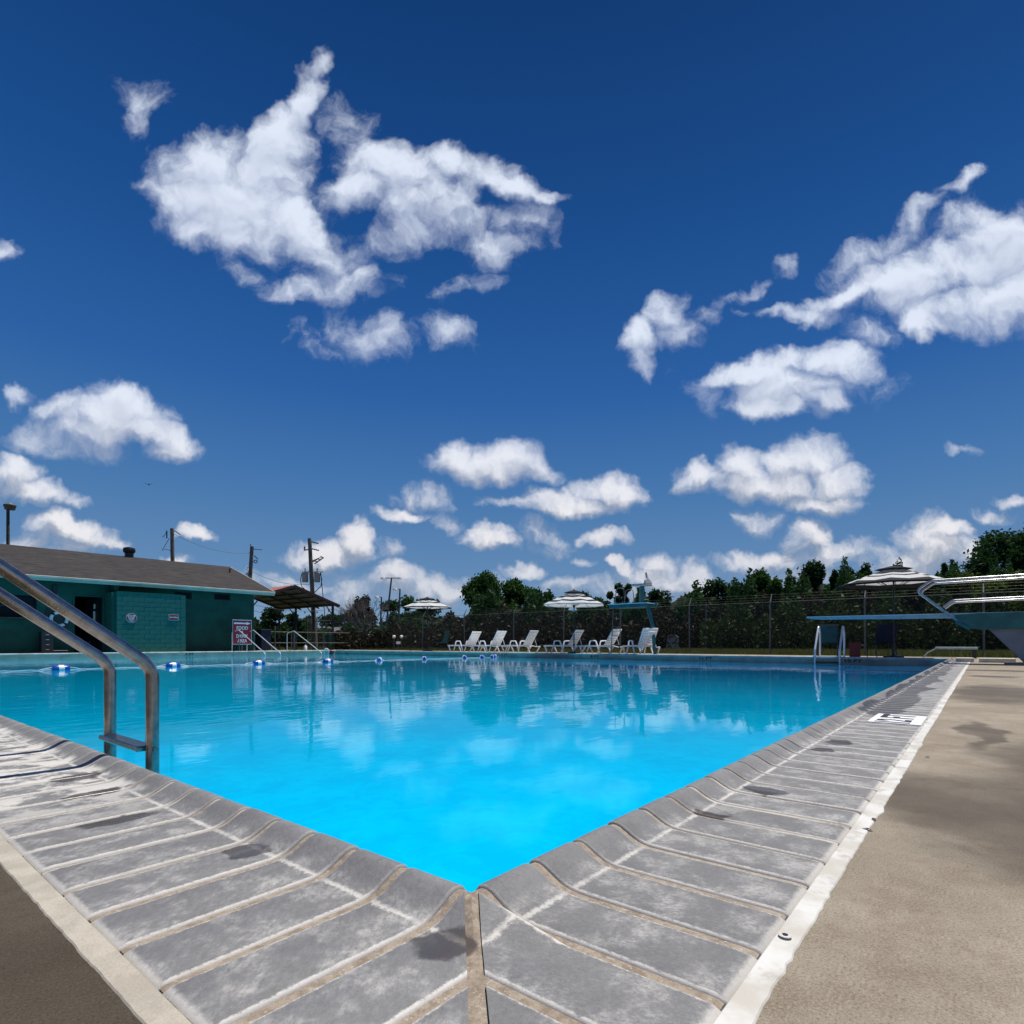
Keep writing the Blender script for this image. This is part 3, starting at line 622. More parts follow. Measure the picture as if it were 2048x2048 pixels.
# depth plate set in the right-hand coping, two stones wide
pl_ = thing('depth_marker', 'white depth plate with black 12 FT lettering set in the right coping strip', 'depth marker', (3.05, -.262, 0))
MB().box((-.215, -.115, -.01), (.215, .115, .0045)).obj('plate', M_signwhite, pl_, bevel=.002)
text_obj('lettering', '12 FT', .205, M_black, pl_, Matrix.Translation((0, 0, .0048)), ex=.0008, sx=.88, bold=.006)
for (body, q, w) in (('3 FT', (379, 1307), 'y'), ('5 FT', (1010, 1310), 'x'), ('8 FT', (1190, 1314), 'x'), ('11 FT', (1412, 1317), 'x'), ('10 FT', (1707, 1322), 'x')):
    P = oy(*q, PY) if w == 'y' else ox(*q, PX)
    if w == 'y': mt4 = Matrix.Translation((P.x, PY-.022, -.085)) @ Matrix.Rotation(R(90), 4, 'X')
    else: mt4 = Matrix.Translation((PX-.022, P.y, -.085)) @ Matrix.Rotation(R(-90), 4, 'Z') @ Matrix.Rotation(R(90), 4, 'X')
    t = thing('depth_marking', {'3 FT': 'black 3 FT depth marking on the pool wall below the bath house', '5 FT': 'black 5 FT depth marking on the far wall below the white loungers', '8 FT': 'black 8 FT depth marking on the far wall right of the middle umbrella', '11 FT': 'black 11 FT depth marking on the far wall right of the lifeguard stand', '10 FT': 'black 10 FT depth marking on the far wall right of the far ladder'}[body], 'depth marking', (0, 0, 0), 0, 'depth markings on the pool walls')
    text_obj('lettering', body, .125, M_black, t, mt4, ex=.001, sx=1.5, bold=.004)

# ------------------------------------------------------------------ pool ladders
def arc(c, r, a0, a1, n, ux, uz):
    return [Vector(c)+Vector(ux)*(r*math.cos(a0+(a1-a0)*i/n))+Vector(uz)*(r*math.sin(a0+(a1-a0)*i/n)) for i in range(n+1)]
def round_path(pts, rad, n=7):
    pts = [Vector(p) for p in pts]; out = [pts[0]]
    for i in range(1, len(pts)-1):
        r_ = rad[i-1] if isinstance(rad, (list, tuple)) else rad
        a = (pts[i-1]-pts[i]).normalized(); b = (pts[i+1]-pts[i]).normalized()
        th = a.angle(b); d = min(r_/math.tan(th/2), (pts[i-1]-pts[i]).length*.49, (pts[i+1]-pts[i]).length*.49)
        p0 = pts[i]+a*d; p2 = pts[i]+b*d
        for k in range(n+1):
            t_ = k/n; out.append(p0*(1-t_)**2+pts[i]*2*t_*(1-t_)+p2*t_*t_)
    out.append(pts[-1]); return out
def make_ladder(name, label, yc, sp, rtube, M4, top=(-.52, .70), bend=(.13, .335), M_steel=M_steel):
    t = thing(name, label, 'pool ladder')
    t.matrix_world = M4
    for s in (-1, 1):
        y = yc+s*sp/2
        path = round_path([(bend[0], y, -1.25), (bend[0]-.0, y, bend[1]-.01), (top[0], y, top[1]), (top[0]-.17, y, top[1]-.22), (top[0]-.17, y, -.03)], [.10, .13, .11], 9)
        MB().tube(path, rtube, 16).obj('rail', M_steel, t, smooth=True)
        MB().lathe([(.03, -.01), (.055, -.008), (.055, .006), (.035, .016), (.028, .018)], 16, (top[0]-.17, y, 0)).obj('escutcheon', M_steel, t, smooth=True)
    for z in (.035, -.125, -.42, -.72):
        m_ = MB(); m_.box((bend[0]-.045, yc-sp/2+rtube*.7, z-.010), (bend[0]+.016, yc+sp/2-rtube*.7, z+.010))
        tr_ = m_.obj('tread', M_black if z < 0 else M_steel, t, bevel=.006)
        for s in (-1, 1):
            MB().lathe([(.0005, -.012), (.009, -.012), (.009, .012), (.0005, .012)], 8, (bend[0]+.0, yc+s*(sp/2+rtube+.004), z), axis='y').obj('bolt', M_steel, tr_)
    return t
make_ladder('pool_ladder', 'stainless steel pool ladder rising large at the left over the near coping', 1.90, .45, .0215, Matrix.Identity(4), top=(-.50, .81))
# far ladder: the same kind, its rails face back towards the camera
make_ladder('pool_ladder', 'small steel ladder on the far pool wall below the diving board', 0, .62, .027,
            Matrix.Translation((PX, 2.75, 0)) @ Matrix.Rotation(R(180), 4, 'Z'), top=(-.42, .93), bend=(.07, .22), M_steel=M_steel_bright)

# shallow-end handrails
for i, (x, lab) in enumerate(((12.28, 'leftmost slanting step handrail, its bar crossing the red food sign'), (13.0, 'middle slanting step handrail beside the black bin at the shallow end'), (15.1, 'rightmost slanting step handrail in front of the open pavilion'))):
    t = thing('step_handrail', lab, 'handrail', (x, 0, 0), group='handrails at the shallow end')
    MB().tube(round_path([(0, PY+.75, -.02), (0, PY+.75, .92), (0, PY+.1, 1.03), (0, 24.1, -.06), (0, 24.1, -.9)], [.12, .15, .12]), .021, 10).obj('rail', M_steel_bright, t, smooth=True)
    MB().tube([(0, PY+.02, .98), (0, PY+.02, -.3)], .018, 8).obj('support', M_galv, t, smooth=True)

# ------------------------------------------------------------------ float line
FY = 14.8; fx = [oy(x_, 1325, FY).x for x_ in (122, 345, 519, 656, 760, 851, 931)]+[16.35, 16.95, 17.22]
fl_ = None; rope = tag(MB().tube([(-.0+17.4*i/120, FY+.02*math.sin(i*.9)+.0, ZW+.012+.006*math.sin(i*2.1)) for i in range(121)], .0065, 6).obj('float_rope', M_rope, None, smooth=True), 'thin white rope lying on the water through the row of blue floats', 'rope')
ORD = ['nearest and largest blue float with white band, left of the ladder rails', 'second blue float from the left, just right of the ladder rails', 'blue float on the rope between the food sign reflection and the handrails', 'blue float in front of the pavilion beside the red ball', 'blue float left of the leftmost umbrella reflection', 'blue float below the leftmost striped umbrella', 'blue float below the leftmost white lounger', 'blue float below the second white lounger from the left', 'left one of the two floats touching at the far wall', 'right one of the two floats touching at the far wall']
fproto = thing('rope_float', ORD[0], 'float', (fx[0], FY, ZW+.025), group='floats on the lane rope')
MB().lathe([(.012, -.155), (.05, -.155), (.074, -.135), (.082, -.10), (.084, -.052), (.084, .052), (.082, .10), (.074, .135), (.05, .155), (.012, .155)], 18, (0, 0, 0), axis='x').obj('body', M_blue, fproto, smooth=True)
MB().lathe([(.083, -.05), (.0865, -.047), (.0865, .047), (.083, .05)], 18, (0, 0, 0), axis='x').obj('band', M_signwhite, fproto, smooth=True)
for s in (-1, 1): MB().tube([(s*.38, 0, -.014), (s*.25, 0, .018), (s*.15, 0, .035), (s*.146, 0, 0), (s*.15, 0, -.035), (s*.25, 0, -.022), (s*.37, 0, -.016)], .0075, 5).obj('rope_loop', M_rope, fproto, smooth=True)
for i in range(1, len(fx)):
    c = copy_tree(fproto); c.location = (fx[i], FY+rng.uniform(-.05, .05), ZW+.025); c['label'] = ORD[i]
    c.rotation_euler = (rng.uniform(-.4, .4), rng.uniform(-.05, .05), rng.uniform(-.2, .2)+(.9 if i >= 5 else 0)+(.4 if i == 4 else 0))
P = oy(661, 1304, PY-.25)
t = thing('red_ball', 'small red ball floating at the far corner beside a white ring', 'ball', (P.x, PY-.35, ZW+.10)); MB().lathe([(.13*math.sin(math.pi*i/12)+.0005, -.13*math.cos(math.pi*i/12)) for i in range(13)], 18).obj('shell', M_redpl, t, smooth=True)
MB().lathe([(.0005, -.012), (.02, -.012), (.02, .012), (.0005, .012)], 8, (0, 0, .135)).obj('valve', M_redpl, t)
t = thing('float_ring', 'white looped rope ring at the far corner left of the red ball', 'ring', (P.x-.28, PY-.3, ZW+.14)); m_ = MB()
m_.tube([(0, .12*math.cos(a_*math.pi/10), .15*math.sin(a_*math.pi/10)) for a_ in range(21)], .028, 8); rr = m_.obj('loop', M_rope, t, smooth=True); rr.rotation_euler = (0, 0, R(55))

# ------------------------------------------------------------------ sun loungers
def make_lounger(label):
    t = thing('sun_lounger', label, 'sun lounger', group='white loungers along the far pool edge')
    Wd = .32; H = .31
    m_ = MB()
    for s in (-1, 1): m_.box((.02, s*Wd-.02, H-.045), (1.22, s*Wd+.02, H+.012))
    m_.box((0, -Wd-.02, H-.05), (.06, Wd+.02, H+.012))
    for i in range(11): m_.box((.08+i*.103, -Wd+.02, H-.02), (.08+i*.103+.088, Wd-.02, H))
    m_.obj('seat', M_white, t, bevel=.004)
    # backrest: a slightly curved slatted panel
    m_ = MB(); c0 = Vector((1.18, 0, H-.02)); dx = Vector((.54, 0, .84)).normalized(); nrm = Vector((-.84, 0, .54)).normalized(); Lb = .76
    def P_(a, y, n): k = .02*math.sin(a/Lb*math.pi); return c0+dx*a+nrm*(n-k)+Vector((0, y, 0))
    def slab(a0, a1, y0, y1, th=.022):
        vs = [P_(a, y, n) for n in (0, th) for (a, y) in ((a0, y0), (a1, y0), (a1, y1), (a0, y1))]
        m_.add(vs, [(0,1,2,3),(4,5,6,7),(0,1,5,4),(1,2,6,5),(2,3,7,6),(3,0,4,7)])
    for s in (-1, 1): slab(-.05, Lb, *sorted((s*(Wd-.02), s*(Wd-.075))))
    slab(Lb-.10, Lb+.0, -Wd+.075, Wd-.075)
    for i in range(6): slab(.0+i*.109, .093+i*.109, -Wd+.075, Wd-.075)
    m_.obj('backrest', M_white, t, bevel=.005)
    for s in (-1, 1):
        pth = round_path([(.40, s*(Wd+.04), 0), (.52, s*(Wd+.035), .27), (.57, s*(Wd+.03), .50), (.84, s*(Wd+.03), .50), (.93, s*(Wd+.035), .27), (1.06, s*(Wd+.045), 0)], [.08, .08, .08, .08], 4)
        MB().tube(pth, .026, 6, sx=1.25).obj('armrest', M_white, t, smooth=True)
        MB().tube([(.20, s*(Wd+.02), 0), (.06, s*Wd, H-.02)], [.024, .034], 6).obj('leg', M_white, t, smooth=True)
        MB().tube([(1.42, s*(Wd+.02), 0), (1.62, s*(Wd), .27)], [.026, .036], 6).obj('leg', M_white, t, smooth=True)
        MB().tube([(1.20, s*(Wd-.01), H-.01), (1.42, s*(Wd-.01), .25), (1.66, s*(Wd-.01), .27)], .022, 6).obj('rear_frame', M_white, t, smooth=True)
        MB().tube([(1.40, s*(Wd-.10), .66), (1.52, s*(Wd-.08), .27)], .012, 5).obj('prop', M_white, t)
    return t
LG = [(18.80, 18.72, -91, 'leftmost white lounger, right of the dark chairs'), (17.18, 18.65, -94, 'second white lounger from the left, legs touching its neighbours'), (15.56, 18.72, -89, 'third white lounger from the left, in full sun'),
      (13.44, 18.98, -91, 'white lounger in the shade behind the middle umbrella pole'), (11.57, 18.75, -95, 'white lounger in sun just right of the middle umbrella'), (9.72, 19.12, -126, 'rightmost white lounger, with the guard chair post before it')]
lp = None
for i, (y, x, rz, lab) in enumerate(LG):
    o = lp = make_lounger(lab) if i == 0 else copy_tree(lp)
    o.location = (x, y, -.002); o.rotation_euler = (0, 0, R(rz)); o['label'] = lab

# ------------------------------------------------------------------ parasols
def fabric(name, col):
    mt, t, b = new_mat(name); ge = t.nodes.new('ShaderNodeNewGeometry').outputs['Position']
    c = MIX(t, NZ(t, ge, 8, 4, .6), col, tuple(c_*.88 for c_ in col)); b.inputs['Roughness'].default_value = .85; t.links.new(c, b.inputs['Base Color'])
    tr = t.nodes.new('ShaderNodeBsdfTranslucent'); t.links.new(c, tr.inputs[0]); mx = t.nodes.new('ShaderNodeMixShader'); mx.inputs[0].default_value = .28
    t.links.new(b.outputs[0], mx.inputs[1]); t.links.new(tr.outputs[0], mx.inputs[2]); t.links.new(mx.outputs[0], t.nodes['Material Output'].inputs[0]); return mt
M_fw = fabric('white_canopy_fabric', (.78, .78, .76)); M_fb = fabric('black_canopy_fabric', (.010, .010, .012))
def make_umbrella(label, loc, rad, top, drop, rz, tilt=(0, 0), bands=None, group='striped umbrellas'):
    t = thing('striped_umbrella', label, 'umbrella', loc, R(rz), group)
    MB().tube([(0, 0, .0), (0, 0, top-.03)], .021, 10).obj('pole', M_black, t, smooth=True)
    MB().lathe([(.24, .0), (.25, .02), (.24, .05), (.06, .075), (.035, .09), (.035, .38), (.02, .39)], 20).obj('base', M_black, t, smooth=True)
    cn = bpy.data.objects.new('canopy', None)
    def zf(f): return top-.05-drop*(f**1.12)
    n = 8; bands = bands or [(.22, .44, 0), (.44, .56, 1), (.56, .78, 0), (.78, 1.0, 1)]
    m_ = MB()
    for (f0, f1, mi) in bands:
        for k in range(n):
            for (aa, ab) in ((k, k+.5), (k+.5, k+1)):
                def pt(f, a_):
                    fr_ = a_-math.floor(a_); sag = 1-.045*math.sin(math.pi*fr_)**1*f; an = 2*math.pi*a_/n
                    rr_ = rad*f*math.cos(math.pi/n)/math.cos(((a_ % 1)-.5)*2*math.pi/n) if True else rad*f
                    return (rr_*math.cos(an)*sag, rr_*math.sin(an)*sag, zf(f)-.035*math.sin(math.pi*fr_)*f)
                vs = [pt(f0, aa), pt(f1, aa), pt(f1, ab), pt(f0, ab)]; m_.add(vs, [(0, 1, 2, 3)], mi)
    # valance
    for k in range(n):
        a0, a1 = 2*math.pi*k/n, 2*math.pi*(k+1)/n; z = zf(1.0)
        m_.add([(rad*math.cos(a0), rad*math.sin(a0), z), (rad*math.cos(a1), rad*math.sin(a1), z), (rad*math.cos(a1), rad*math.sin(a1), z-.05), (rad*math.cos(a0), rad*math.sin(a0), z-.05)], [(0, 1, 2, 3)], bands[-1][2])
    co = m_.obj('canopy', [M_fw, M_fb], t)
    m_ = MB(); r1 = rad*.34   # raised vent cap
    for k in range(n):
        a0, a1 = 2*math.pi*k/n, 2*math.pi*(k+1)/n
        m_.add([(0, 0, top+.0), (r1*math.cos(a0), r1*math.sin(a0), zf(.22)+.03), (r1*math.cos(a1), r1*math.sin(a1), zf(.22)+.03)], [(0, 1, 2)])
    m_.obj('vent_cap', M_fb, t)
    MB().lathe([(.001, top+.05), (.016, top+.04), (.022, top+.01), (.02, top-.03)], 10).obj('finial', M_black, t, smooth=True)
    hz = top-.42-drop*.45; MB().lathe([(.02, hz-.05), (.045, hz-.04), (.045, hz+.04), (.02, hz+.05)], 10).obj('hub', M_black, t, smooth=True)
    for k in range(n):
        an = 2*math.pi*k/n; c, s = math.cos(an), math.sin(an)
        rb = MB().tube([(.03*c, .03*s, top-.06), (rad*.5*c, rad*.5*s, zf(.5)-.02), (rad*.99*c, rad*.99*s, zf(.99)-.015)], .0085, 5).obj('rib', M_black, t)
        MB().tube([(.04*c, .04*s, hz), (rad*.52*c, rad*.52*s, zf(.52)-.02)], .0075, 5).obj('strut', M_black, rb)
    MB().box((.02, -.03, 1.1), (.06, .03, 1.18)).box((.06, -.01, 1.13), (.10, .01, 1.15)).obj('crank', M_black, t)
    if tilt != (0, 0): t.rotation_euler = (R(tilt[0]), R(tilt[1]), R(rz))
    return t
P1 = ox(855, 1193, 19.4); P2 = ox(1148, 1179, 18.68); P3 = ox(1787, 1129, 18.6)
make_umbrella('leftmost striped umbrella, low and flat, above the two dark teal chairs', (19.4, P1.y, 0), 1.25, 2.74, .46, 12, bands=[(.22, .48, 0), (.48, .62, 1), (.62, .97, 0), (.97, 1.0, 1)])
make_umbrella('middle striped umbrella with its pole in front of the shaded white lounger', (18.68, P2.y, 0), 1.24, 2.53, .54, 5, bands=[(.22, .40, 0), (.40, .55, 1), (.55, .72, 0), (.72, .83, 1), (.83, 1.0, 0)])
make_umbrella('rightmost and largest striped umbrella, behind the curved diving board rails', (18.6, P3.y, 0), 1.38, 2.58, .48, 3, bands=[(.22, .36, 0), (.36, .46, 1), (.46, .56, 0), (.56, .63, 1), (.63, .82, 0), (.82, 1.0, 1)])

# ------------------------------------------------------------------ sling chairs, bin, bench
def make_chair(label, loc, rz, fab, group, h=.92):
    t = thing('patio_chair', label, 'chair', loc, R(rz), group)
    MB().add([(-.24, -.23, .43), (.25, -.23, .41), (.25, .23, .41), (-.24, .23, .43), (-.24, -.23, .445), (.25, -.23, .425), (.25, .23, .425), (-.24, .23, .445)], [(0,1,2,3),(4,5,6,7),(0,1,5,4),(1,2,6,5),(2,3,7,6),(3,0,4,7)]).obj('seat', fab, t)
    MB().add([(.24, -.23, .42), (.44, -.25, h), (.44, .25, h), (.24, .23, .42), (.255, -.23, .42), (.455, -.25, h), (.455, .25, h), (.255, .23, .42)], [(0,1,2,3),(4,5,6,7),(0,1,5,4),(1,2,6,5),(2,3,7,6),(3,0,4,7)]).obj('backrest', fab, t)
    for s in (-1, 1):
        MB().tube(round_path([(-.30, s*.27, 0), (-.26, s*.27, .62), (.36, s*.27, .66)], .06, 4), .014, 6).obj('armrest', M_black, t, smooth=True)
        MB().tube([(.42, s*.25, 0), (.26, s*.25, .42), (.45, s*.255, h+.01)], .014, 6).obj('frame', M_black, t, smooth=True)
    MB().tube([(.45, -.255, h+.01), (.45, .255, h+.01)], .014, 6).obj('top_rail', M_black, t)
    return t
A = ox(833, 1300, 19.3); B = ox(880, 1300, 19.5)
make_chair('teal patio chair left of the leftmost umbrella pole', (19.3, A.y, 0), -42, M_tealfab, 'patio chairs under the left umbrella', 1.02)
make_chair('dark patio chair right of the leftmost umbrella pole, seen side on', (19.5, B.y, 0), -75, M_tealfab, 'patio chairs under the left umbrella', 1.0)
A = ox(1655, 1290, 18.9); B = ox(1767, 1290, 19.0)
make_chair('teal backed patio chair seen between the far ladder rails', (18.9, A.y, 0), 192, M_tealfab, 'patio chairs under the right umbrella', .93)
make_chair('patio chair with shade coloured in as navy under the right umbrella beside its pole', (19.0, B.y+.05, 0), 205, M_navy, 'patio chairs under the right umbrella', .93)
B = ox(1710, 1310, 19.0)
t = thing('red_bin', 'red plastic crate standing behind the far ladder', 'crate', (19.0, B.y, 0), R(8)); m_ = MB()
m_.prism([(-.14, -.14), (.14, -.14), (.14, .14), (-.14, .14)], 0, .40); m_.box((-.165, -.165, .385), (.165, .165, .42))
for i in range(5): m_.box((-.146, -.12+i*.052, .04), (.146, -.10+i*.052, .36))
m_.obj('shell', M_redpl, t, bevel=.004); MB().box((-.05, -.18, .30), (.05, -.164, .34)).obj('handle', M_redpl, t)
A = ox(1871, 1294, 19.4); B = ox(1956, 1297, 19.4)
t = thing('low_bench', 'low pale grey bench with one bowed end, by the fence at right', 'bench', (19.4, (A.y+B.y)/2, 0)); hl = (A.y-B.y)/2
MB().box((-.17, -hl, .235), (.17, hl, .30)).obj('seat', M_grayw, t, bevel=.01); MB().tube([(0, hl+.28, .0), (0, hl+.18, .14), (0, hl-.02, .26)], .02, 6).obj('bowed_leg', M_grayw, t, smooth=True)
MB().box((-.15, -hl+.03, 0), (.15, -hl+.12, .235)).obj('leg', M_darkwood, t)

# ------------------------------------------------------------------ lifeguard stand
GX = 18.42; A = ox(1230, 1211, GX); B = ox(1300, 1215, GX); F = ox(1310, 1308, GX)
yl, yr = A.y+.02, B.y-.08; zt = A.z+.03
t = thing('lifeguard_stand', 'tall teal lifeguard stand on one leaning post in front of the rightmost lounger', 'lifeguard stand', (GX, F.y, 0))
def loc_(x, y, z): return Vector((x, y-F.y, z))
MB().tube([loc_(.0, F.y, -.02), loc_(.02, F.y+.10, zt*.55), loc_(.0, F.y+.28, zt-.12)], [.062, .072, .085], 4, up=(1, 0, .01)).obj('post', M_teal, t)
MB().box(loc_(-.42, yr, zt-.15), loc_(.42, yl, zt-.03)).obj('platform_frame', M_teal, t, bevel=.01)
MB().box(loc_(-.45, yr-.02, zt-.03), loc_(.45, yl+.04, zt+.0)).obj('deck_board', M_boardtop, t)
MB().box(loc_(-.06, yr-.18, zt-.13), loc_(.06, yr-.13, zt+.03)).box(loc_(-.03, yr-.14, zt-.09), loc_(.03, yr, zt-.05)).obj('side_bracket', M_teal, t)
s0 = ox(1284, 1187, GX)
MB().tube([loc_(0, s0.y+.02, zt), loc_(0, s0.y-.0, zt+.62)], [.085, .10], 4, up=(1, 0, .01)).obj('seat_pedestal', M_teal, t)
se = MB().box(loc_(-.27, s0.y-.27, zt+.62), loc_(.27, s0.y+.30, zt+.70)).obj('seat', M_offwhite, t, bevel=.02)
MB().prism([(-.27, 0), (.27, 0), (.24, .10), (.05, .20), (.02, .42), (-.02, .42), (-.05, .20), (-.24, .10)], -.03, .03, Matrix.Translation(loc_(0, s0.y-.24, zt+.70)) @ Matrix.Rotation(R(78), 4, 'X')).obj('seat_back', M_offwhite, t, bevel=.01)
h0 = ox(1240, 1190, GX); h1 = ox(1258, 1190, GX)
for dx in (-.36, .36):
    MB().tube(round_path([loc_(dx, h0.y+.02, zt), loc_(dx, h0.y-.05, zt+.58), loc_(dx, h1.y+.02, zt+.56), loc_(dx, h1.y-.02, zt)], [.14, .14], 5), .014, 8).obj('handrail', M_galv, t, smooth=True)
for k in range(5): MB().tube([loc_(-.30, h0.y+.12+.1*(4-k)*.12, .35+k*.33), loc_(.30, h0.y+.12+.1*(4-k)*.12, .35+k*.33)], .015, 6).obj('rung', M_galv, t)
for dx in (-.30, .30): MB().tube([loc_(dx, h0.y+.20, 0), loc_(dx, h0.y+.10, zt)], .018, 6).obj('ladder_rail', M_galv, t)

# ------------------------------------------------------------------ diving board
DX = 14.0
tipp = ox(1617, 1236, DX); bx = ox(1912, 1240, DX); bz = tipp.z
t = thing('diving_board', 'diving board on a teal stand with curved steel handrails, at the right', 'diving board', (DX, 0, 0))
m_ = MB(); Lr = -2.9
pr_ = [(tipp.y, .018), (tipp.y-.25, .036), (tipp.y-1.6, .055), (bx.y, .06), (Lr, .05)]
vs = []
for (y, th) in pr_:
    for (x, z) in ((-.25, 0), (.25, 0), (.25, -th), (-.25, -th)): vs.append((x, y, bz+.02*(y-tipp.y)/5+z))
fs = [(4*i+k, 4*i+(k+1) % 4, 4*i+4+(k+1) % 4, 4*i+4+k) for i in range(4) for k in range(4)]+[(0, 1, 2, 3), (19, 18, 17, 16)]
m_.add(vs, fs); m_.obj('board', M_grayw, t, bevel=.006)
MB().add([(-.245, tipp.y-.01, bz+.003), (.245, tipp.y-.01, bz+.003), (.245, Lr, bz-.015), (-.245, Lr, bz-.015), (-.245, tipp.y-.01, bz+.022), (.245, tipp.y-.01, bz+.022), (.245, Lr, bz+.004), (-.245, Lr, bz+.004)], [(0,1,2,3),(4,5,6,7),(0,1,5,4),(1,2,6,5),(2,3,7,6),(3,0,4,7)]).obj('grip_surface', M_boardtop, t)
fz0 = ox(1990, 1258, DX-.34).z; fz1 = ox(1990, 1225, DX-.34).z
for s in (-1, 1):
    MB().prism([(bx.y+.02, fz1-.02), (bx.y-.35, fz1), (Lr+.4, fz1+.01), (Lr+.4, fz0), (bx.y-.42, fz0), (bx.y-.10, fz0+.05)], -.03, .03,
               Matrix.Translation((s*.34, 0, 0)) @ Matrix(((0, 0, 1, 0), (1, 0, 0, 0), (0, 1, 0, 0), (0, 0, 0, 1)))).obj('side_frame', M_teal, t, bevel=.006)
MB().box((-.31, Lr+.4, fz0+.01), (.31, Lr+.55, fz1-.03)).box((-.31, -1.5, fz0+.01), (.31, -1.35, fz0+.12)).obj('cross_member', M_teal, t)
# handrails: bent tubes running from low on the side frame forwards, up and back
c1 = ox(1838, 1180, DX-.34); a1 = ox(1932, 1243, DX-.34); tr1 = ox(2040, 1152, DX-.34)
for s in (-1, 1):
    X = s*.36
    z_end = fz0+.10
    pth = round_path([(X, a1.y+.02, fz0+.07), (X, c1.y+.05, c1.z-.015), (X, c1.y-.20, tr1.z-.0), (X, Lr+.2, tr1.z+.03), (X, Lr+.2, fz1)], [.10, .15, .12], 8)
    hr = MB().tube(pth, .024, 12).obj('handrail', M_rail, t, smooth=True)
    MB().tube([(X, a1.y-.06, fz0+.02), (X, a1.y+.16, fz0+.16)], .036, 12).obj('socket', M_teal, hr, smooth=True)
    m1 = ox(1888, 1214, DX-.34); m2 = ox(2040, 1195, DX-.34); zz_ = ox(1905, 1202, DX-.34)
    MB().tube(round_path([(X, m1.y+.01, m1.z), (X, m1.y-.13, m2.z-.01), (X, Lr+.2, m2.z+.02)], [.12], 6), .022, 10).obj('mid_rail', M_rail, hr, smooth=True)
# slanting pylons
q0 = ox(1980, 1257, DX); q1 = ox(2030, 1330, DX)
for s in (-1, 1):
    MB().prism([(q0.y+.02, fz0+.01), (q0.y-.70, fz0+.01), (-2.0, 0), (-1.26, 0)], -.05, .05, Matrix.Translation((s*.24, 0, 0)) @ Matrix(((0, 0, 1, 0), (1, 0, 0, 0), (0, 1, 0, 0), (0, 0, 0, 1)))).obj('pylon', M_pylon, t, bevel=.008)
MB().lathe([(.001, -.16), (.085, -.16), (.085, .16), (.001, .16)], 14, (0, bx.y-.55, bz-.14), axis='x').obj('fulcrum_roller', M_black, t, smooth=True)
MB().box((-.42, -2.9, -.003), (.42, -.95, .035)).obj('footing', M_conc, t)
# low white concrete kerbs behind the board
for (qa, qb, lab) in (((1912, 1320), (1948, 1321), 'short white concrete kerb block left of the pipe at the deck end'), ((1958, 1322), (2031, 1325), 'long white concrete kerb block right of the pipe at the deck end')):
    a = ox(*qa, 15.4); b = ox(*qb, 15.4)
    o = MB().box((15.2, b.y, -.01), (15.6, a.y, .085)).obj('kerb_block', M_conc_white, None, bevel=.012); tag(o, lab, 'kerb', 'white kerb blocks')

# ------------------------------------------------------------------ fence along the far side
FX = 22.0; ys = [ox(x, 1300, FX).y for x in (688, 764, 845, 929, 1027, 1127, 1241, 1379, 1540, 1730, 1968)]
ys = [36.7]+ys+[-3.9, -7.0, -10.1]
fe = thing('chain_link_fence', 'chain link fence with angled barbed wire arms behind the loungers', 'fence', (FX, 0, 0))
pm = MB(); pm.tube([(0, 0, -.05), (0, 0, 1.95)], .030, 8); pm.tube([(0, 0, 1.93), (.20, 0, 2.24)], [.026, .016], 6); pmesh = pm.mesh('post', M_galv, True)
for y in ys:
    o = bpy.data.objects.new('post', pmesh); COL.objects.link(o); o.parent = fe; o.location = (0, y, 0); o.rotation_euler = (rng.gauss(0, .008), rng.gauss(0, .01), 0)
y0, y1 = min(ys), max(ys)
MB().tube([(0, y0, 1.93), (0, y1, 1.93)], .013, 6).obj('top_rail', M_galv, fe)
m_ = MB()
for z, x in ((2.02, .06), (2.12, .125), (2.22, .19)): m_.tube([(x, y0, z), (x, y1, z)], .0022, 4)
m_.obj('barbed_wire', M_galv, fe)
m_ = MB(); Hh = 1.9; stp = .075
k = y0-Hh
while k < y1:
    for s in (1, -1):
        a_ = max(k, y0); b_ = min(k+Hh, y1)
        za, zb = (a_-k), (b_-k)
        if s < 0: za, zb = Hh-za, Hh-zb
        m_.add([(s*.0015, a_, za+.0018), (s*.0015, a_, za-.0018), (s*.0015, b_, zb-.0018), (s*.0015, b_, zb+.0018), (s*.0015+.003, a_, za), (s*.0015+.003, b_, zb)], [(0, 1, 2, 3), (1, 4, 5, 2), (4, 0, 3, 5)])
    k += stp
tag(m_.obj('wire_mesh', M_galv, fe), kind='stuff')

# ------------------------------------------------------------------ bath house
BY = 28.0; bx0, bx1, by1 = -7.0, 13.73, 36.4; WH = 2.82
h = thing('bath_house', 'long low teal bath house with a grey shingle roof, at the left', 'building', (0, BY, 0))
def hb(m_, x0, y0_, z0, x1, y1_, z1): m_.box((x0, y0_, z0), (x1, y1_, z1))
dL, dR = 6.27, 7.22; dT = 2.32; sL, sR, sB, sT = 1.9, 5.06, 1.39, 2.25
m_ = MB(); th = .2
for (x0, x1, z0, z1) in ((bx0, sL, -.04, WH), (sL, sR, -.04, sB), (sL, sR, sT, WH), (sR, dL, -.04, WH), (dL, dR, dT, WH), (dR, 10.0, -.04, WH), (10.0, 10.75, -.04, 2.46), (10.0, 10.75, 2.78, WH), (10.75, 11.77, -.04, WH), (11.77, 12.53, -.04, 2.50), (11.77, 12.53, 2.80, WH), (12.53, bx1, -.04, WH)):
    hb(m_, x0, 0, z0, x1, th, z1)
hb(m_, bx0, by1-BY-th, -.04, bx1, by1-BY, WH); hb(m_, bx0, th, -.04, bx0+th, by1-BY-th, WH); hb(m_, bx1-th, th, -.04, bx1, by1-BY-th, WH)
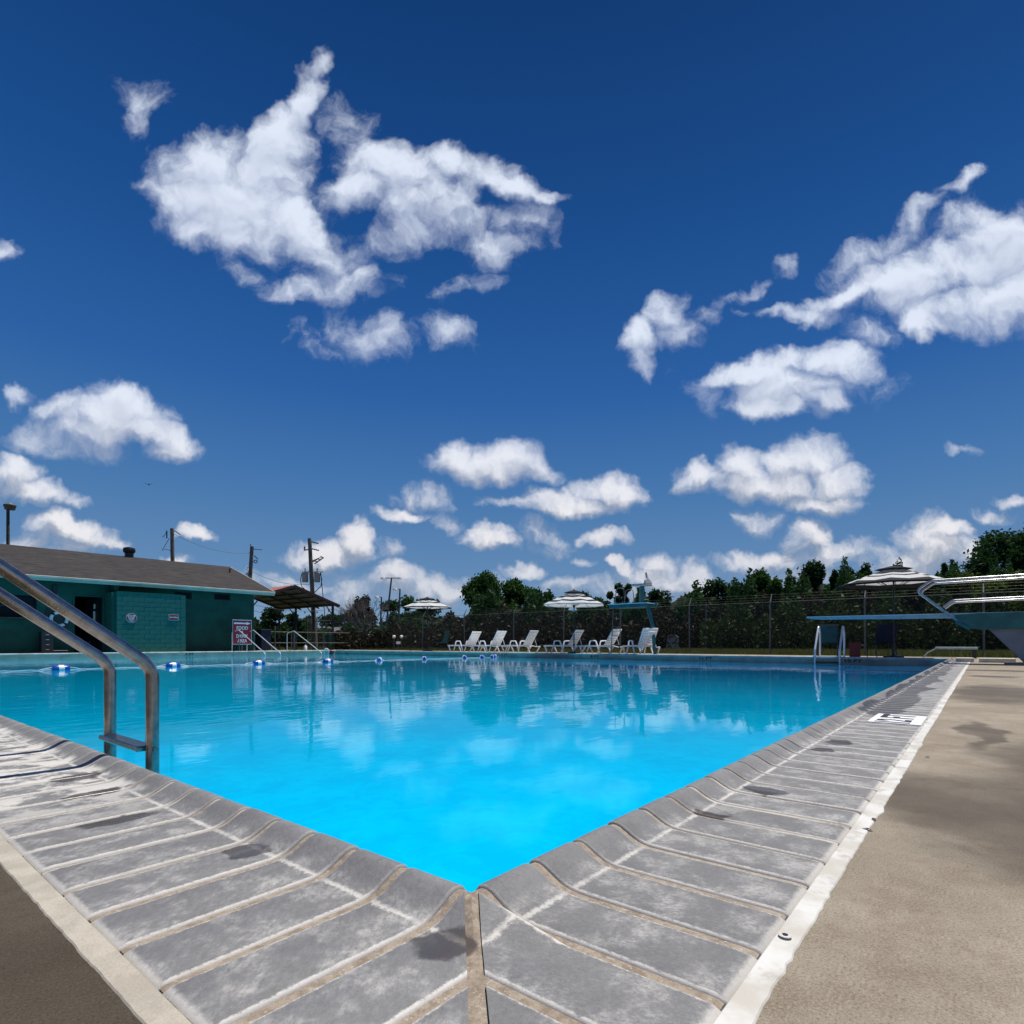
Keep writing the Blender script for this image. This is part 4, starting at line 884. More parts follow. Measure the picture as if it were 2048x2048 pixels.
# gable triangles
rdg, rz_ = 4.2, 4.64
for x in (bx0, bx1-th): m_.prism([(0, WH), (8.4, WH), (4.2, WH+1.55)], 0, th, Matrix.Translation((x, 0, 0)) @ Matrix(((0, 0, 1, 0), (1, 0, 0, 0), (0, 1, 0, 0), (0, 0, 0, 1))))
m_.obj('wall', M_teal_wall, h)
m_ = MB(); hb(m_, bx0+.2, 2.4, 0, bx1-.2, 2.5, WH); hb(m_, bx0+.2, .2, -.02, bx1-.2, 2.4, 0.01); hb(m_, bx0+.2, .2, WH-.02, bx1-.2, 2.4, WH); m_.obj('interior', M_dark, h)
def shingle():
    mt, t, b = new_mat('asphalt_shingles'); p = t.nodes.new('ShaderNodeTexCoord').outputs['Object']
    mp = t.nodes.new('ShaderNodeMapping'); mp.inputs['Scale'].default_value = (1.1, 7.5, 1); t.links.new(p, mp.inputs[0])
    c = MIX(t, MR(t, NZ(t, mp.outputs[0], 1.6, 6, .7), .3, .7), (.024, .022, .021), (.074, .067, .063))
    br = t.nodes.new('ShaderNodeTexBrick'); br.inputs['Scale'].default_value = 3.2; br.inputs['Mortar Size'].default_value = .012; br.inputs['Color1'].default_value = (1, 1, 1, 1); br.inputs['Color2'].default_value = (.86, .86, .86, 1); br.inputs['Mortar'].default_value = (.55, .55, .55, 1)
    br.inputs['Row Height'].default_value = .42; br.inputs['Brick Width'].default_value = 1.0; t.links.new(p, br.inputs[0])
    c = MIX(t, .8, c, br.outputs[0], 'MULTIPLY'); t.links.new(c, b.inputs['Base Color']); b.inputs['Roughness'].default_value = .9; b.inputs['Specular IOR Level'].default_value = .2; return mt
M_shingle = shingle()
ex0, ex1 = bx0-.6, 14.46; ey = -.62; ez = 2.98
sl = (rz_-ez)/(rdg-ey); ang = math.atan(sl); Ls = math.hypot(rz_-ez, rdg-ey)
m_ = MB()
for s, org in ((1, Matrix.Translation((0, ey, ez)) @ Matrix.Rotation(ang, 4, 'X')), (-1, Matrix.Translation((0, 2*rdg-ey, ez)) @ Matrix.Rotation(math.pi, 4, 'Z') @ Matrix.Rotation(ang, 4, 'X'))):
    a, b = (ex0, ex1) if s > 0 else (-ex1, -ex0)
    m_.box((a, 0, .0), (b, Ls+.02, .05), mat=org)
rf = m_.obj('roof', M_shingle, h)
m_ = MB(); hb(m_, ex0, ey-.03, ez-.16, ex1+.02, ey+.0, ez+.03); m_.obj('fascia', M_trim, rf)
m_ = MB(); hb(m_, ex0, ey-.12, ez-.07, ex1+.02, ey-.032, ez+.025); m_.obj('gutter', M_trim, rf, bevel=.02)
m_ = MB(); hb(m_, ex0, ey, ez-.16, ex1, -.0, ez-.14); m_.obj('soffit', M_teal_wall, rf)
m_ = MB()
for s, org in ((1, Matrix.Translation((0, ey, ez)) @ Matrix.Rotation(ang, 4, 'X')), (-1, Matrix.Translation((0, 2*rdg-ey, ez)) @ Matrix.Rotation(math.pi, 4, 'Z') @ Matrix.Rotation(ang, 4, 'X'))):
    a = ex1 if s > 0 else -ex1-.03
    m_.box((a, 0, -.13), (a+.03, Ls+.0, .055), mat=org)
m_.obj('rake_trim', M_trim, rf)
MB().lathe([(.20, 4.52), (.19, 4.86), (.25, 4.92), (.28, 5.02), (.24, 5.13), (.12, 5.17), (.001, 5.18)], 16, (oy(259, 1115, BY+rdg).x, rdg+.05, 0)).obj('roof_vent', M_black, rf, smooth=True)
MB().lathe([(.13, 4.0), (.05, 4.25), (.045, 4.42), (.001, 4.43)], 12, (oy(461, 1150, BY+2.7).x, 2.75, 0)).obj('vent_pipe', mat('rusty_pipe', (.10, .045, .04), .8), rf, smooth=True)
m_ = MB(); hb(m_, dL-.06, -.025, 0, dL, .06, dT+.06); hb(m_, dR, -.025, 0, dR+.06, .06, dT+.06); hb(m_, dL, -.025, dT, dR, .06, dT+.06); df_ = m_.obj('door_frame', M_teal_wall, h)
m_ = MB(); m_.box((0, 0, .02), (.90, .045, dT-.02), mat=Matrix.Translation((dR-.01, .10, 0)) @ Matrix.Rotation(R(110), 4, 'Z')); dd = m_.obj('door', M_black, h)
MB().box((dR-.22, .35, 1.30), (dR-.10, .37, 1.75)).box((dR-.20, .35, 1.85), (dR-.12, .37, 2.05)).obj('notice', M_trim, dd)
for i, (a, b, z0, z1) in enumerate(((10.0, 10.75, 2.46, 2.78), (11.77, 12.53, 2.50, 2.80))):
    w = MB().box((a, .08, z0), (b, .10, z1)).obj('window', M_glass, h)
    m_ = MB(); hb(m_, a, .05, z0, a+.04, .08, z1); hb(m_, b-.04, .05, z0, b, .08, z1); hb(m_, a, .05, z0, b, .08, z0+.03); hb(m_, a, .05, z1-.03, b, .08, z1); m_.obj('frame', M_black, w)
m_ = MB(); hb(m_, sL-.1, -.28, sB-.05, sR+.08, .2, sB); m_.obj('counter', M_darkwood, h)
m_ = MB(); hb(m_, sL, .12, sB, sR, .14, sT); m_.obj('serving_window', M_glass, h)
m_ = MB(); hb(m_, sL+1.4, .10, sB, sL+1.44, .13, sT); hb(m_, sL, .10, sB+.42, sR, .13, sB+.46); m_.obj('shutter_bar', M_darkwood, h)
MB().box((5.55, -.10, 2.42), (5.69, 0, 2.68)).box((5.58, -.14, 2.32), (5.66, -.04, 2.42)).obj('wall_lamp', M_black, h)
MB().prism([(7.48, 2.60), (7.62, 2.60), (7.66, 2.82), (7.48, 2.82)], -.60, -.0, Matrix(((1, 0, 0, 0), (0, 0, 1, 0), (0, 1, 0, 0), (0, 0, 0, 1)))).obj('eave_bracket', M_teal_wall, h)

# privacy wall built of single painted blocks
sx0, sx1, sh = 7.42, 9.90, 2.52
pw = thing('privacy_wall', 'teal painted block privacy wall with the stop sign, before the bath house', 'wall', (0, 26.97, 0))
MB().box((sx0+.01, .01, 0), (sx1-.01, .19, sh-.006)).box((sx0+.01, .19, 0), (sx0+.19, 1.02, sh-.006)).obj('core', M_teal_lit, pw)
bw, bh = .4067, .1938
bmf = MB().box((-.5*bw+.004, -.095, .004), (.5*bw-.004, .0, bh-.004)).mesh('block', M_teal_lit); bmh = MB().box((-.25*bw+.004, -.095, .004), (.25*bw-.004, 0, bh-.004)).mesh('block', M_teal_lit)
for r in range(13):
    c = 0; x = sx0
    while x < sx1-.02:
        half = (r % 2 == 1 and (x == sx0)) or (sx1-x < bw*.75)
        wdt = bw/2 if half else bw
        o = bpy.data.objects.new('block', bmh if half else bmf); COL.objects.link(o); o.parent = pw; o.location = (x+wdt/2, rng.uniform(.004, .010), r*bh); x += wdt
    y = .05
    for c in range(2):
        o = bpy.data.objects.new('block', bmf); COL.objects.link(o); o.parent = pw; o.location = (sx0+.1-rng.uniform(.094, .098)+.0, .25+.5*bw+c*bw-.02, r*bh); o.rotation_euler = (0, 0, R(-90))
MB().box((sx0-.01, -.10, sh), (sx1+.01, .21, sh+.02)).obj('cap', M_teal_lit, pw)
# signs
XZ = Matrix.Rotation(R(90), 4, 'X')
FYp = 26.97-.098
def sign(name, label, x, z, poly, txts, border=.03, y=FYp):
    t = thing(name, label, 'sign', (x, y, z))
    cxm = sum(p[0] for p in poly)/len(poly); 
    MB().prism(poly, 0, .012, XZ).obj('border', M_signwhite, t)
    pin = [(p[0]*(1-border), p[1]*(1-border*1.4)) for p in poly]
    MB().prism(pin, .012, .016, XZ).obj('panel', M_red, t)
    for (b, s, zz, sxx) in txts: text_obj('lettering', b, s, M_signwhite, t, Matrix.Translation((0, -.0165, zz)) @ XZ, ex=.001, sx=sxx, bold=.0022*s/.1)
    return t
P = oy(263, 1236, FYp); oc = [(.21*math.cos(R(22.5+45*k)), .205*math.sin(R(22.5+45*k))) for k in range(8)]
sign('stop_sign', 'red octagonal sign reading STOP WALK DON\'T RUN on the teal block wall', P.x, P.z, oc, [('STOP', .13, .075, .95), ('WALK', .085, -.005, .95), ('DON\'T', .075, -.072, .9), ('RUN', .065, -.135, .9)], .05)
P = oy(347, 1235, FYp); sign('restroom_sign', 'small red sign reading WOMEN at the right end of the block wall', P.x, P.z, [(-.19, -.125), (.19, -.125), (.19, .125), (-.19, .125)], [('WOMEN', .085, 0, .95)], .07)
A = oy(465, 1239, 26.95); B = oy(503, 1289, 26.95); cxs = (A.x+B.x)/2; czs = (A.z+B.z)/2; hw_ = (B.x-A.x)/2; hh_ = (A.z-B.z)/2
t = sign('food_area_sign', 'large red FOOD & DRINK AREA sign with a white arrow, by the bath house corner', cxs, czs, [(-hw_, -hh_), (hw_, -hh_), (hw_, hh_), (-hw_, hh_)],
         [('FOOD', .23, .19, .85), ('&', .16, .0, .85), ('DRINK', .225, -.20, .82), ('AREA', .225, -.425, .85)], .035, 26.95)
MB().prism([(-.40, .385), (.20, .385), (.20, .345), (.42, .42), (.20, .495), (.20, .455), (-.40, .455)], .016, .019, XZ).obj('arrow', M_signwhite, t)
MB().box((-.02, .0, -czs), (.02, .03, -hh_+.1)).obj('post', M_galv, t); MB().box((-.2, -.05, -czs), (.2, .12, -czs+.03)).obj('foot', M_galv, t)
# life ring board
t = thing('life_ring', 'white life ring hanging on the dark board between serving window and door', 'life ring', (0, BY-.03, 0)); P = oy(118, 1238, BY-.06)
MB().box((P.x-.42, 0, P.z-.45), (P.x+.30, .02, P.z+.42)).obj('board', M_black, t)
for k in range(4):
    a0 = R(45+90*k+9); a1 = R(45+90*k+81)
    MB().tube([(P.x+.26*math.cos(a0+(a1-a0)*i/6), -.05, P.z+.26*math.sin(a0+(a1-a0)*i/6)) for i in range(7)], .062, 8).obj('ring_segment', M_signwhite, t, smooth=True)
MB().tube([(P.x+.30*math.cos(a_*math.pi/12), -.05, P.z+.30*math.sin(a_*math.pi/12)) for a_ in range(25)], .012, 5).tube([(P.x-.38, -.02, P.z), (P.x-.2, -.02, P.z+.14)], .008, 5).tube([(P.x-.38, -.02, P.z), (P.x-.2, -.02, P.z-.14)], .008, 5).obj('grab_line', M_wire, t)
t = thing('rules_board', 'dark notice board with white heading below the life ring', 'notice board', (0, BY-.03, 0)); P = oy(119, 1252, BY-.04)
MB().box((P.x-.16, 0, P.z-.30), (P.x+.16, .015, P.z+.05)).obj('panel', M_navy, t); MB().box((P.x-.12, -.004, P.z-.02), (P.x+.12, -.001, P.z+.015)).box((P.x-.07, -.004, P.z-.07), (P.x+.03, -.001, P.z-.045)).obj('print', M_trim, t)
A = oy(78, 1266, BY-.35); B = oy(102, 1300, BY-.35)
t = thing('drawer_cart', 'tall black drawer cart with pale handles left of the door', 'cart', ((A.x+B.x)/2, BY-.5, 0)); w_ = (B.x-A.x)/2
MB().box((-w_, -.2, .04), (w_, .2, .84)).obj('body', M_black, t, bevel=.01)
for k in range(4):
    d = MB().box((-w_+.02, -.215, .07+k*.19), (w_-.02, -.199, .24+k*.19)).obj('drawer', M_black, t); MB().box((-.05, -.228, .15+k*.19), (.05, -.214, .168+k*.19)).obj('handle', M_trim, d)
t = thing('step_stool', 'low pale step stool on the deck right of the drawer cart', 'stool', (oy(116, 1300, BY-.5).x, BY-.45, 0)); MB().box((-.3, -.12, .10), (.3, .12, .13)).obj('top', M_offwhite, t)
for s in (-1, 1): MB().box((s*.26-.02, -.1, 0), (s*.26+.02, .1, .10)).obj('leg', M_black, t)
P = oy(186, 1295, BY+.7)
t = thing('metal_keg', 'grey round drum inside the dark doorway', 'drum', (P.x, BY+.75, 0)); MB().lathe([(.001, .01), (.17, .01), (.18, .05), (.165, .12), (.165, .38), (.18, .45), (.17, .5), (.001, .5)], 16).obj('body', mat('drum_grey', (.10, .10, .10), .6), t, smooth=True); MB().lathe([(.001, .5), (.11, .5), (.11, .52), (.001, .52)], 12).obj('lid', M_galv, t)
P = oy(527, 1275, BY+.1)
t = thing('trash_bin', 'large black wheeled bin beside the bath house corner', 'trash bin', (P.x+.05, BY+.2, 0)); MB().prism([(-.26, -.28), (.26, -.28), (.26, .28), (-.26, .28)], .06, 1.05).obj('body', M_navy, t, bevel=.02)
MB().box((-.29, -.31, 1.05), (.29, .33, 1.12)).obj('lid', M_black, t, bevel=.02)
for s in (-1, 1): MB().lathe([(.001, -.02), (.1, -.02), (.1, .02), (.001, .02)], 12, (s*.24, .28, .1), axis='x').obj('wheel', M_black, t)

# ------------------------------------------------------------------ pavilion
pv = thing('picnic_pavilion', 'open picnic pavilion with a red metal gable roof behind the bath house', 'pavilion', (0, 30.0, 0))
ax_, az_ = 17.14, 3.66; rx_, ez2 = 20.14, 2.66; lx_ = 14.14; ylen = 6.7
for s, (xe) in ((-1, lx_), (1, rx_)):
    vs = [(ax_, 0, az_), (xe, 0, ez2), (xe, ylen, ez2), (ax_, ylen, az_)]
    rp_ = MB().add([(x, y, z+.07) for x, y, z in vs]+[(x, y, z+.085) for x, y, z in vs], [(0,1,2,3),(4,5,6,7),(0,1,5,4),(1,2,6,5),(2,3,7,6),(3,0,4,7)]).obj('roof_sheet', M_redroof, pv)
    m_ = MB()
    for k in range(1, 18):
        y = k*ylen/18; m_.add([(ax_, y, az_+.085), (ax_, y+.03, az_+.085), (xe, y+.03, ez2+.085), (xe, y, ez2+.085), (ax_, y+.015, az_+.11), (xe, y+.015, ez2+.11)], [(0, 3, 5, 4), (1, 2, 5, 4), (0, 1, 4), (2, 3, 5)])
    tag(m_.obj('roof_rib', M_redroof, rp_), kind='stuff')
    vs2 = [(x, y, z+.05) for x, y, z in vs]
    MB().add([(x, y+.02*(1 if i < 2 else -1), z) for i, (x, y, z) in enumerate(vs2)]+[(x, y+.02*(1 if i < 2 else -1), z+.012) for i, (x, y, z) in enumerate(vs2)], [(0,1,2,3),(4,5,6,7),(0,1,5,4),(1,2,6,5),(2,3,7,6),(3,0,4,7)]).obj('ceiling_sheet', M_pile, pv)
    for k in range(5):
        f = (k+.5)/5; x = ax_+(xe-ax_)*f; z = az_+(ez2-az_)*f; MB().box((x-.03, .05, z-.03), (x+.03, ylen-.05, z+.045)).obj('purlin', M_darkwood, pv)
    for k in range(4):
        y = .15+k*(ylen-.3)/3; MB().tube([(ax_, y, az_-.03), (xe, y, ez2-.03)], .05, 4, up=(0, 0, 1)).obj('rafter', M_darkwood, pv)
    for y_ in (0., ylen): MB().add([(ax_, y_-.02, az_-.04), (xe, y_-.02, ez2-.04), (xe, y_-.02, ez2+.10), (ax_, y_-.02, az_+.10), (ax_, y_+.012, az_-.04), (xe, y_+.012, ez2-.04), (xe, y_+.012, ez2+.10), (ax_, y_+.012, az_+.10)], [(0,1,2,3),(4,5,6,7),(0,1,5,4),(1,2,6,5),(2,3,7,6),(3,0,4,7)]).obj('rake_trim', M_maroon, pv)
    xx = xe-s*.38
    for k in range(4):
        y = .2+k*(ylen-.4)/3; MB().box((xx-.055, y-.055, -.05), (xx+.055, y+.055, ez2+.08)).obj('post', M_darkwood, pv)
        MB().tube([(xx, y, ez2-.55), (xx-s*.5, y, ez2+.06)], .035, 4).obj('brace', M_darkwood, pv)
# string lights
def sag(a, b, d, n=14):
    a = Vector(a); b = Vector(b); return [a.lerp(b, i/n)-Vector((0, 0, d*4*(i/n)*(1-i/n))) for i in range(n+1)]
for (a, b, lab) in (((13.8, 29.3, 2.55), (19.8, 30.1, 2.5), 'string of bulbs hung across the front of the pavilion'), ((13.8, 29.0, 2.15), (15.0, 36.2, 2.5), 'string of bulbs from the bath house corner to the pavilion back'), ((17.1, 36.2, 2.7), (21.9, 33.3, 1.95), 'string of bulbs from the pavilion to the fence')):
    t = thing('string_lights', lab, 'string lights', group='string lights at the pavilion'); pts = sag(a, b, .28); MB().tube(pts, .010, 4).obj('cable', M_wire, t)
    for p in pts[1:-1:2]: MB().lathe([(.001, -.15), (.035, -.12), (.035, -.08), (.02, -.04), (.02, .0), (.001, .0)], 8, p).obj('bulb', M_insul, t)
# picnic tables
for (x, y, rz, lab) in ((15.6, 32.3, 5, 'dark picnic table under the left half of the pavilion'), (18.0, 33.2, 80, 'dark picnic table under the right half of the pavilion')):
    t = thing('picnic_table', lab, 'picnic table', (x, y, -.04), R(rz), 'picnic tables under the pavilion')
    MB().box((-.9, -.38, .72), (.9, .38, .77)).obj('top', M_darkwood, t)
    for s in (-1, 1):
        MB().box((-.9, s*.75-.13, .43), (.9, s*.75+.13, .47)).obj('bench', M_darkwood, t)
        for q in (-1, 1): MB().tube([(q*.65, s*.65, 0), (q*.65, s*.2, .72)], .045, 4).obj('leg', M_darkwood, t)
        MB().box((s*.65-.03, -.8, .38), (s*.65+.03, .8, .43)).obj('cross_bar', M_darkwood, t)
# low pipe fence and gate by the pavilion
t = thing('pipe_fence', 'low grey pipe fence with bare posts between pavilion and pool', 'fence', (0, 29.3, 0)); 
for px_ in (535, 550, 583, 588, 647, 700): MB().tube([(oy(px_, 1290, 29.3).x, 0, -.04), (oy(px_, 1290, 29.3).x, 0, 1.1 if px_ != 550 else 1.35)], .03, 8).obj('post', M_galv, t, smooth=True)
xa, xb = oy(535, 1290, 29.3).x, oy(700, 1290, 29.3).x
for z in (.42, 1.02): MB().tube([(xa, 0, z), (xb, 0, z)], .02, 6).obj('rail', M_galv, t)
P = oy(649, 1290, 30.5)
t = thing('green_bin', 'dark green bin at the right side of the pavilion', 'trash bin', (P.x+.35, 30.4, -.03)); MB().lathe([(.001, .02), (.24, .02), (.28, .85), (.001, .85)], 16).obj('body', mat('green_bin_paint', (.01, .07, .05), .6), t, smooth=True); MB().lathe([(.29, .85), (.28, .93), (.001, .98)], 16).obj('lid', M_black, t, smooth=True)
P = oy(611, 1290, 29.0)
t = thing('water_jug', 'small white jug on the ground below the pavilion table', 'jug', (P.x, 29.0, -.004)); MB().lathe([(.001, 0), (.09, 0), (.09, .22), (.04, .28), (.03, .32), (.001, .32)], 12).obj('body', M_white, t, smooth=True); MB().lathe([(.001, .32), (.035, .32), (.035, .35), (.001, .35)], 8).obj('cap', M_blue, t)

# ------------------------------------------------------------------ poles
def wire(a, b, d, lab, r=.012, grp='power lines'):
    o = MB().tube(sag(a, b, d, 16), r, 4).obj('power_line', M_wire); tag(o, lab, 'power line', grp)
def base(P): return Vector((P.x, P.y, -.05))
def pole(label, px, pyt, D, r, name='utility_pole', lean=0., grp=None, material=None):
    T = far(px, pyt, D); B = T.copy(); B.z = -.05; B += RT*lean
    t = thing(name, label, 'pole', B, 0, grp)
    MB().tube([(0, 0, 0), T-B], [r, r*.72], 12).obj('pole', material or M_wood, t, smooth=True)
    return t, T-B
def ins(t, p, d, n=3, name='insulator', r=.07):
    p = Vector(p); d = Vector(d).normalized(); m_ = MB(); pts = []; rs = []
    for i in range(n*2+1): pts.append(p+d*(i*.07)); rs.append(r if i % 2 else r*.5)
    m_.tube(pts, rs, 8); return m_.obj(name, M_insul, t)
# main pole with transformer pots
t, T = pole('tall wooden utility pole with two grey transformers behind the pavilion', 619, 1077, 44, .19, lean=.45)
UPz = Vector((0, 0, 1))
def up_at(z): f = z/T.z; return T*f
ins(t, up_at(T.z-.25)+RT*.14, RT+UPz*-.25, 4, r=.06); ins(t, up_at(T.z-.78)+RT*.14, RT-UPz*.25, 4, r=.06)
MB().tube([up_at(T.z-.90)-RT*.45, up_at(T.z-.78)+RT*.2], .045, 4).obj('crossarm', M_wood, t); ins(t, up_at(T.z-.88)-RT*.42, UPz, 2)
for k in range(3):
    q = up_at(T.z-1.45-.16*(2-k))+RT*(.28+.24*k)
    MB().tube([up_at(T.z-1.75), q], .03, 4).obj('cutout_arm', M_insul, t); ins(t, q+UPz*.08, RT*.8-UPz*.4, 2, r=.06); ins(t, q-UPz*.16, RT*.8+UPz*.5, 2, r=.06)
for s, nm in ((-1, 'left'), (1, 'right')):
    c = up_at(T.z-3.15)+RT*(s*.46-.04)
    MB().lathe([(.001, 0), (.20, .02), (.23, .08), (.23, .66), (.26, .68), (.24, .73), (.09, .78), (.001, .79)], 16, c-UPz*.2).obj('transformer', M_offwhite, t, smooth=True)
    MB().tube([c+UPz*.5+RT*s*.24, c+RT*s*.36, c-UPz*.5+RT*s*.28, c-UPz*.75, up_at(T.z-4.3)], .03, 5).obj('cable', M_wire, t, smooth=True)
    ins(t, c+UPz*.6, UPz, 2, r=.05)
MB().tube([up_at(T.z-2.55)-RT*.72, up_at(T.z-2.55)+RT*.9], .035, 4).obj('crossarm', M_galv, t)
MB().tube([up_at(T.z-2.6)+RT*.72, up_at(.2)+RT*.95], .03, 5).obj('conduit', M_wire, t)
PT = t.location+T
# pole left of it
t2, T2 = pole('wooden utility pole with a small lamp above the bath house roof end', 504, 1093, 46, .19, lean=-.5)
ins(t2, T2-UPz*.2+RT*.1, RT-UPz*.1, 5, r=.035); ins(t2, T2-UPz*.72+RT*.17, RT*.7-UPz*.7, 3, r=.05)
MB().tube([T2-UPz*1.2+RT*(.12+.16)+(RT*math.cos(a_)*.14+UPz*math.sin(a_)*.11) for a_ in [i*math.pi/5 for i in range(11)]], .035, 5).obj('cable_coil', M_wire, t2, smooth=True)
MB().tube([T2+UPz*.2-RT*.12, T2-UPz*.15-RT*.10], .03, 5).obj('spike', M_insul, t2)
MB().tube([T2-UPz*1.75-RT*.05, T2-UPz*1.65-RT*.35, T2-UPz*1.9-RT*.42, T2-UPz*2.0-RT*.3], .025, 5).obj('lamp_arm', M_insul, t2, smooth=True)
MB().lathe([(.001, .10), (.10, .06), (.15, -.04), (.10, -.16), (.001, -.18)], 12, T2-UPz*2.15-RT*.36).obj('lamp', M_lampglass, t2, smooth=True)
t3, T3 = pole('wooden utility pole with dangling wires above the bath house ridge', 344, 1057, 42, .17, lean=.15)
ins(t3, T3-UPz*.15-RT*.38, -UPz, 4, r=.06); ins(t3, T3-UPz*.15+RT*.15, RT*.8-UPz*.5, 4, r=.045)
MB().tube([T3-UPz*.2-RT*.36, T3-UPz*.5-RT*.55, T3-UPz*.62-RT*.72, T3-UPz*.6-RT*.55], .02, 4).obj('jumper', M_wire, t3); MB().tube([T3-UPz*.7-RT*.2, T3-UPz*1.1-RT*.42, T3-UPz*1.6-RT*.72, T3-UPz*1.5-RT*.5, T3-UPz*1.62-RT*.05], .02, 4).obj('cable', M_wire, t3)
# lamp pole at the far left
t4, T4 = pole('round light pole with a domed lamp behind the bath house at the far left', 16, 1012, 38, .12, 'light_pole', material=M_bark)
MB().lathe([(.001, .28), (.05, .24), (.16, .16), (.34, .06), (.34, -.04), (.30, -.10), (.28, -.24), (.001, -.26)], 14, T4+RT*.12).obj('lamp', M_galv, t4, smooth=True)
# sports-field lights far off
def field_light(label, px, pyt, D, arm, dirs, lean):
    t, T = pole(label, px, pyt, D, .13, 'field_light', lean, 'field light poles left of the umbrella', M_galv)
    MB().tube([T+RT*min(dirs)*arm, T+RT*max(max(dirs), 0)*arm], .06, 4).obj('arm', M_galv, t)
    for s in dirs:
        if s: MB().lathe([(.001, .16), (.26, .08), (.34, -.12), (.001, -.16)], 10, T+RT*s*arm).obj('lamp', M_lampglass, t, smooth=True)
    return t
field_light('tallest field light pole with two lamps, left of the leftmost umbrella', 783, 1156, 68, 1.0, (-1, 1), -.9)
field_light('field light pole with one left-facing arm above the leftmost umbrella edge', 800, 1178, 72, .6, (-1, 0), -.3)
field_light('shortest field light pole left of the tallest one', 763, 1194, 74, .6, (-1, 0), -.2)
for (A_, B_, d, lab) in ((t2.location+T2-UPz*2.0, PT-UPz*3.5, .35, 'power line between the two wooden poles'), (PT-UPz*4.9, far(735, 1214, 60), .5, 'power line running right from the transformer pole'), (t3.location+T3-UPz*.3, t2.location+T2-UPz*.5, .5, 'power line from the dangling wire pole to the lamp pole')):
    wire(A_, B_, d, lab)

# ------------------------------------------------------------------ trees
def leaves(c, r, n, size, seed, shell=.55, flat=1.0):
    """n leaf-sprig quads spread through an ellipsoid lobe, denser towards its skin"""
    rg = np.random.default_rng(seed)
    d = rg.normal(size=(n, 3)); d /= np.linalg.norm(d, axis=1)[:, None]
    rad = (shell+(1-shell)*rg.random(n)**.8)*(1+.20*rg.normal(size=n))
    P = np.array(c)+d*np.array(r)*rad[:, None]
    a = rg.normal(size=(n, 3)); a /= np.linalg.norm(a, axis=1)[:, None]
    b = np.cross(a, rg.normal(size=(n, 3))); b /= np.linalg.norm(b, axis=1)[:, None]
    s = size*(.55+.9*rg.random(n))[:, None]
    v = np.stack([P-a*s, P+b*s*.45-a*s*.1, P+a*s, P-b*s*.45+a*s*.1], 1)
    return v.reshape(-1, 3)
def tree(label, px, top, D, wpx, m_leaf, shape='round', seed=1, dens=1.0, cat='tree', group=None, name='tree', leaf=.16, base_px=1290, lobes=None):
    T = far(px, top, D); B = Vector((T.x, T.y, -.05)); H = T.z+.05; Wd = wpx/FPX*D
    t = thing(name, label, cat, B, 0, group); rg = random.Random(seed)
    LB = []
    if shape == 'round':
        nl = lobes or 20
        for i in range(nl):
            a_ = rg.random()*6.283; h_ = rg.uniform(.14, .90); k = math.sqrt(max(.10, 1-(max(0, h_-.42)/.56)**2)); q = rg.random()**.5*.40*Wd*k
            LB.append(((q*math.cos(a_), q*math.sin(a_), H*h_), (Wd*rg.uniform(.15, .24), Wd*rg.uniform(.15, .24), H*rg.uniform(.09, .14))))
        LB.append(((0, 0, H*.88), (Wd*.17, Wd*.17, H*.115)))
    elif shape == 'cone':
        Wd *= 1.35; dens *= .8
        for i in range(34):
            h_ = 1-rg.random()**.8*.86; w = Wd*(.07+.50*(1-h_)**.85); a_ = rg.random()*6.283; q = w*rg.uniform(.2, 1.05)
            z_ = Wd*rg.uniform(.09, .17)*(1.1-h_*.5); LB.append(((q*math.cos(a_), q*math.sin(a_), H*h_*.955), (z_, z_, H*rg.uniform(.028, .055))))
        for i in range(10): h_ = .28+.068*i; LB.append(((rg.gauss(0, .03)*Wd, rg.gauss(0, .03)*Wd, H*h_), (Wd*(.08+.30*(1-h_)), Wd*(.08+.30*(1-h_)), H*.06)))
        LB.append(((0, 0, H*.95), (Wd*.085, Wd*.085, H*.05)))
    elif shape == 'spiky':
        for i in range(16):
            a_ = rg.random()*6.283; q = Wd*.5*rg.random(); LB.append(((q*math.cos(a_), q*math.sin(a_), H*rg.uniform(.55, .97)), (Wd*.09, Wd*.09, H*.05)))
        for i in range(8):
            a_ = rg.random()*6.283; q = Wd*.3*rg.random(); LB.append(((q*math.cos(a_), q*math.sin(a_), H*rg.uniform(.35, .7)), (Wd*.2, Wd*.2, H*.12)))
    elif shape == 'mass':
        for i in range(lobes or 22):
            q = rg.uniform(-.48, .48)*Wd; d_ = rg.uniform(-.2, .2)*Wd*.5; env = 1-abs(q/Wd)*.55*rg.uniform(.4, 1.2)
            hh = H*env*rg.uniform(.35, .86); c_ = RT*q+FH*d_
            LB.append(((c_.x, c_.y, hh), (H*.30, H*.30, H*.15)))
        LB.append(((0, 0, H*.84), (H*.26, H*.26, H*.16)))
    vs = [leaves(c, r, int(dens*240*max(.2, (r[0]*r[2])/(.9*.7))**.5*(.16/leaf)**.9), leaf, seed*100+i) for i, (c, r) in enumerate(LB)]
    v = np.concatenate(vs); f = np.arange(len(v)).reshape(-1, 4)
    raw_obj('crown', v, f, m_leaf, t)
    m_ = MB(); m_.tube([(0, 0, 0), (rg.uniform(-.1, .1), rg.uniform(-.1, .1), H*.4), (0, 0, H*.9)], [H*.028, H*.02, H*.006], 7)
    tr_ = m_.obj('trunk', M_bark, t, smooth=True)
    m_ = MB()
    for (c, r) in LB[::2]:
        z0 = min(c[2]*.75, H*.8)*rg.uniform(.5, 1); m_.tube([(0, 0, z0), (c[0]*.5, c[1]*.5, (z0+c[2])/2+.1), (c[0]*.9, c[1]*.9, c[2])], [H*.010, H*.006, H*.002], 4, cap=False)
    m_.obj('limb', M_bark, tr_)
    return t
TG = 'trees beyond the fence'
